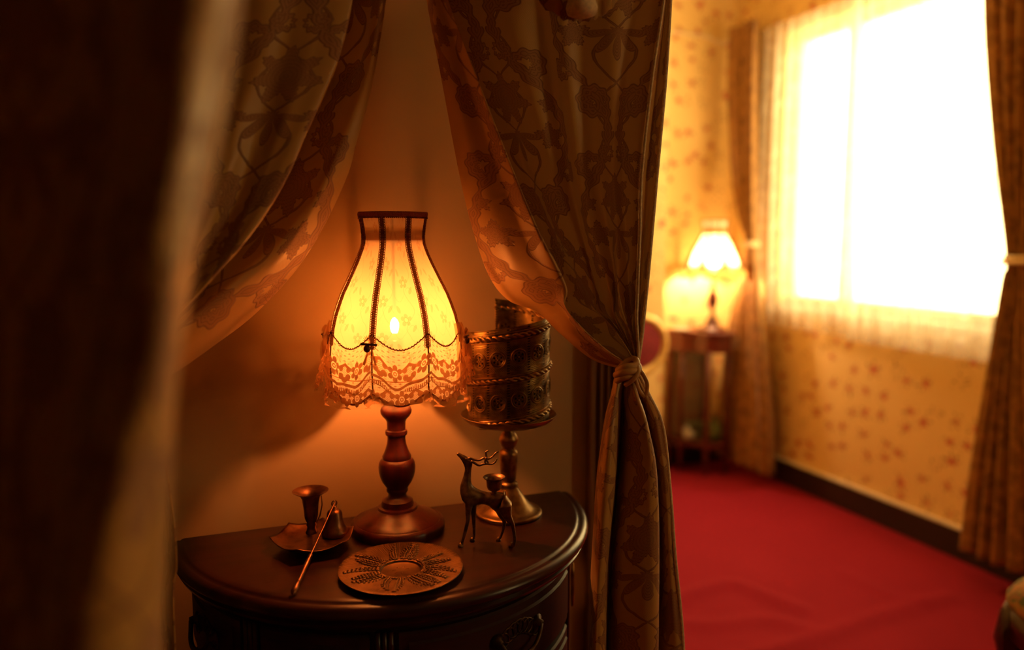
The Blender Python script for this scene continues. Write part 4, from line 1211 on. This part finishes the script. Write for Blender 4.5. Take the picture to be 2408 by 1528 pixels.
for x, y in ((2.245,3.52),(2.265,3.44),(2.345,3.315),(2.47,3.315),(2.47,3.52)):
    m = MB(); X0, Y0 = x-2.42, y-3.45
    m.tube([(X0,Y0,.0),(X0,Y0,.06),(X0,Y0,.15),(X0,Y0,.40),(X0,Y0,FZ-.10)], [.009,.012,.017,.016,.018], 4)
    m.build('leg', M_redwood, fc)
for (x0,y0),(x1,y1) in (((2.245,3.52),(2.265,3.44)), ((2.265,3.44),(2.345,3.315)), ((2.345,3.315),(2.47,3.315))):
    a = Vector((x0-2.42,y0-3.45,0)); b2 = Vector((x1-2.42,y1-3.45,0)); nn = (b2-a).normalized().cross(Vector((0,0,1)))*.002
    z0, z1 = .176, FZ-.112; m = MB(); m.add([a+nn+Vector((0,0,z0)), b2+nn+Vector((0,0,z0)), b2+nn+Vector((0,0,z1)), a+nn+Vector((0,0,z1)), a-nn+Vector((0,0,z0)), b2-nn+Vector((0,0,z0)), b2-nn+Vector((0,0,z1)), a-nn+Vector((0,0,z1))], [(0,1,2,3),(7,6,5,4),(0,4,5,1),(1,5,6,2),(2,6,7,3),(3,7,4,0)])
    m.build('glass_panel', M_glass, fc, False)
MB().box((-.185,.080,.176), (.06,.092,FZ-.112)).build('shaded_wallpaper_panel', M_casing, fc, False)  # added brown sheet, standing in for the shaded wallpaper behind the glass
# ornaments on the lower shelf
orn = MB().lathe([(.026,0),(.036,.004),(.044,.016),(.040,.032),(.022,.050),(.012,.062),(.013,.068),(.006,.074),(0,.075)], 28).build('china_bell', M_china); orn.location = (2.315, 3.455, .1755)
tag(orn, 'pale conical china ornament on the lower shelf of the far vitrine', 'ornament')
orn = MB().lathe([(.030,0),(.032,.004),(.018,.010),(.016,.030),(.016,.030),(.034,.050),(.050,.066),(.052,.070),(.047,.068),(.032,.055),(0,.045),(.085,.075),(.088,.080),(.080,.078),(.055,.060),(0,.045)], 30).build('footed_bowl', M_green); orn.location = (2.415, 3.475, .1755)
tag(orn, 'dark green footed bowl on the lower shelf of the far vitrine', 'bowl')
orn = MB().lathe([(.022,0),(.026,.004),(.034,.04),(.030,.08),(.012,.105),(.012,.125),(.018,.135),(.015,.135),(0,.12)], 26).build('small_vase', M_green); orn.location = (2.43, 3.36, .1755)
tag(orn, 'small dark vase on the vitrine shelf near the gold curtain', 'vase')
orn = MB().lathe([(.0,0),(.022,.0),(.036,.004),(.044,.010),(.042,.011),(.032,.006),(0,.004)], 30).build('saucer', M_china); orn.location = (2.268, 3.455, FZ+.0005)
tag(orn, 'pale saucer on the vitrine top left of the small lamp', 'saucer')

FL = at(1674, 768, 3.385); FL.z = FZ; 
fl = empty('table_lamp', FL, 'small lit lamp with glowing scalloped shade on the far vitrine table', 'lamp')
MB().lathe([(0,0),(.078,0),(.080,.008),(.074,.014),(.055,.022),(.035,.030),(.030,.045),(.030,.060),(.018,.066),(.014,.080),(.010,.110),(.020,.135),(.028,.160),(.026,.185),(.014,.205),(.010,.215),(.017,.225),(.012,.235),(.008,.245),(.008,.30)], 32, caps=False).build('stem', M_turned, fl)
MB().tube([(0,0,.28),(0,0,.318)], .012, 12).build('bulb_socket', M_gilt, fl)
MB().ball((0,0,.345), (.024,.024,.034), 16, 10).build('bulb', M_bulb_far, fl)
fprof = [(.070,.575),(.066,.54),(.064,.515),(.075,.49),(.098,.455),(.124,.41),(.144,.365),(.154,.33)]
M_fshade = shade_cloth('far_shade_cloth', .10, .38, (.98,.90,.70), False)
M_fskirt = shade_cloth('far_shade_skirt', .12, .22, (.55,.30,.09), False)
fv = math.atan2(-FL.y, -FL.x)
for k in range(8):
    rows = []
    for r, z in fprof:
        rows.append([Vector(((r*(.93+.0*0)+.07*r*math.sin(PI*i/8)*-.3)*math.cos(fv+PI/8+(k+i/8)*PI/4), (r*.93+.07*r*math.sin(PI*i/8)*-.3)*math.sin(fv+PI/8+(k+i/8)*PI/4), z-(.022*math.sin(PI*i/8) if z < .34 else 0))) for i in range(9)])
    MB().grid(rows).build('shade_panel', M_fshade, fl)
    rows = [[Vector(((r+.006*math.sin(i*1.7))*math.cos(fv+PI/8+(k+i/8)*PI/4), (r+.006*math.sin(i*1.7))*math.sin(fv+PI/8+(k+i/8)*PI/4), z-(.020*math.sin(PI*i/8)))) for i in range(9)] for r, z in ((.150,.362),(.160,.330),(.165,.305),(.160,.295))]
    MB().grid(rows).build('shade_skirt', M_fskirt, fl)
    a = fv+PI/8+k*PI/4
    MB().tube([Vector(((r*.95+.002)*math.cos(a), (r*.95+.002)*math.sin(a), z)) for r, z in fprof], [.004,.005,.006,.008,.012,.016,.019,.021], 8, flat=.35).build('rib_braid', M_braid, fl)
MB().torus((0,0,.577), .068, .005, 32, 8).build('top_braid', M_fskirt, fl)
MB().lathe([(.061,.505),(.0615,.53),(.064,.545)], 32, caps=False).build('neck_tape', M_fskirt, fl)

# chair with red velvet back seen past the drape
CHc = Vector((1.70, 2.98, 0))
ch = empty('red_velvet_chair', CHc, 'gilt-framed chair with red velvet oval back beside the vitrine', 'chair', rz=0)
m = MB(); oc = at(1492, 812, 2.98)-CHc; RX, RZ = at(1566, 812, 2.98).x-at(1492, 812, 2.98).x, .128
m.tube([oc+Vector((RX*math.cos(t), -.0+.02*math.cos(t), RZ*math.sin(t))) for t in [2*PI*i/48 for i in range(48)]], .024, 12, closed=True)
m.build('back_frame', M_gilt, ch)
m = MB(); rows = []
for j in range(8):
    s = j/7; rows.append([oc+Vector((RX*.84*s*math.cos(t), -.012*(1-s*s)+.004+.02*s*math.cos(t), RZ*.84*s*math.sin(t))) for t in [2*PI*i/36 for i in range(36)]])
m.grid(rows, closed_u=True); o = m.build('back_pad', M_velvet, ch); mod_solid(o, .02, -1)
cx_, cy_ = oc.x-.20, .17
MB().ball((cx_, cy_, .455), (.215,.205,.055), 32, 14).build('seat_pad', M_velvet, ch)
MB().torus((cx_, cy_, .425), .205, .020, 40, 10).build('seat_rail', M_redwood, ch)
for sx, sy in ((-.15,-.12),(.15,-.14),(-.14,.15),(.14,.15)):
    x, y = cx_+sx, cy_+sy
    MB().tube([(x,y,.42),(x,y,.36),(x,y,.2),(x,y,.03),(x,y,.0)], [.024,.020,.015,.011,.013], 12).build('leg', M_redwood, ch)
for sx in (-1, 1):
    MB().tube(resample([Vector((cx_+sx*.13,.02,.43)), Vector((oc.x+sx*.05-.08,.0,.55)), oc+Vector((sx*RX*.45,0,-RZ*.9))], 12), .014, 10).build('back_post', M_gilt, ch)

# stool with tapestry seat at the lower right
TM = Mat('green_tapestry', .9)
tn = TM.noise(26, 4).step(.42, .56); tn2 = TM.noise(60, 2).step(.45, .6)
TM.base(TM.mix(tn2*.6, TM.mix(tn, (.42,.27,.09), (.10,.13,.06)), (.45,.16,.07))); TM.bump(TM.noise(500, 1), .5, .001); M_tap = TM.mat
SC = onz(2342, 1385, .43)+Vector((.18, -.24, -.43))
stl = empty('carved_stool', SC, 'dark carved cabriole-leg stool with green and gold tapestry seat at lower right', 'stool', rz=-.25)
m = MB(); rows = []
for rr, z in ((.0,.498),(.5,.495),(.8,.482),(.94,.462),(1.0,.438),(1.0,.420),(.96,.405),(.9,.402)):
    rows.append([Vector((.255*rr*math.copysign(abs(math.cos(t))**.45, math.cos(t)), .20*rr*math.copysign(abs(math.sin(t))**.45, math.sin(t)), z)) for t in [2*PI*i/64 for i in range(64)]])
m.grid(rows, closed_u=True); m.build('seat_pad', M_tap, stl)
rows = []
for rr, z in ((.9,.402),(.96,.400),(.965,.345),(.90,.340)):
    rows.append([Vector((.255*rr*math.copysign(abs(math.cos(t))**.4, math.cos(t)), .20*rr*math.copysign(abs(math.sin(t))**.4, math.sin(t)), z-(.012*math.cos(4*t) if z < .35 else 0))) for t in [2*PI*i/64 for i in range(64)]])
m = MB(); m.grid(rows, closed_u=True); m.build('seat_rail', M_darkwood, stl)
for sx in (-1, 1):
    for sy in (-1, 1):
        m = MB(); pts = []; rad_ = []
        for z, o_, r in ((.405,.0,.030),(.37,.008,.032),(.32,.014,.031),(.25,.006,.024),(.15,-.014,.016),(.07,-.016,.013),(.03,.0,.016),(.012,.010,.021),(0,.012,.018)):
            pts.append(Vector((sx*(.195+o_), sy*(.145+o_), z))); rad_.append(r*1.2)
        m.tube(pts, rad_, 14)
        leg = m.build('leg', M_darkwood, stl)
        cm = MB()
        for q in (-2, -1, 0, 1, 2):     # acanthus carving on the knee
            dirn = Vector((sx*math.cos(q*.35)-sy*0, sy*1.0, 0)); base_ = Vector((sx*.197, sy*.147, 0))
            d2 = Vector((sx, sy, 0)).normalized(); d2.rotate(Matrix.Rotation(q*.42, 3, 'Z'))
            cm.tube([base_+d2*.030+Vector((0,0,.392)), base_+d2*.044+Vector((0,0,.345)), base_+d2*.040+Vector((0,0,.30)), base_+d2*.024+Vector((0,0,.255))], [.003,.006,.005,.002], 6)
        cm.build('knee_carving', M_darkwood, leg)
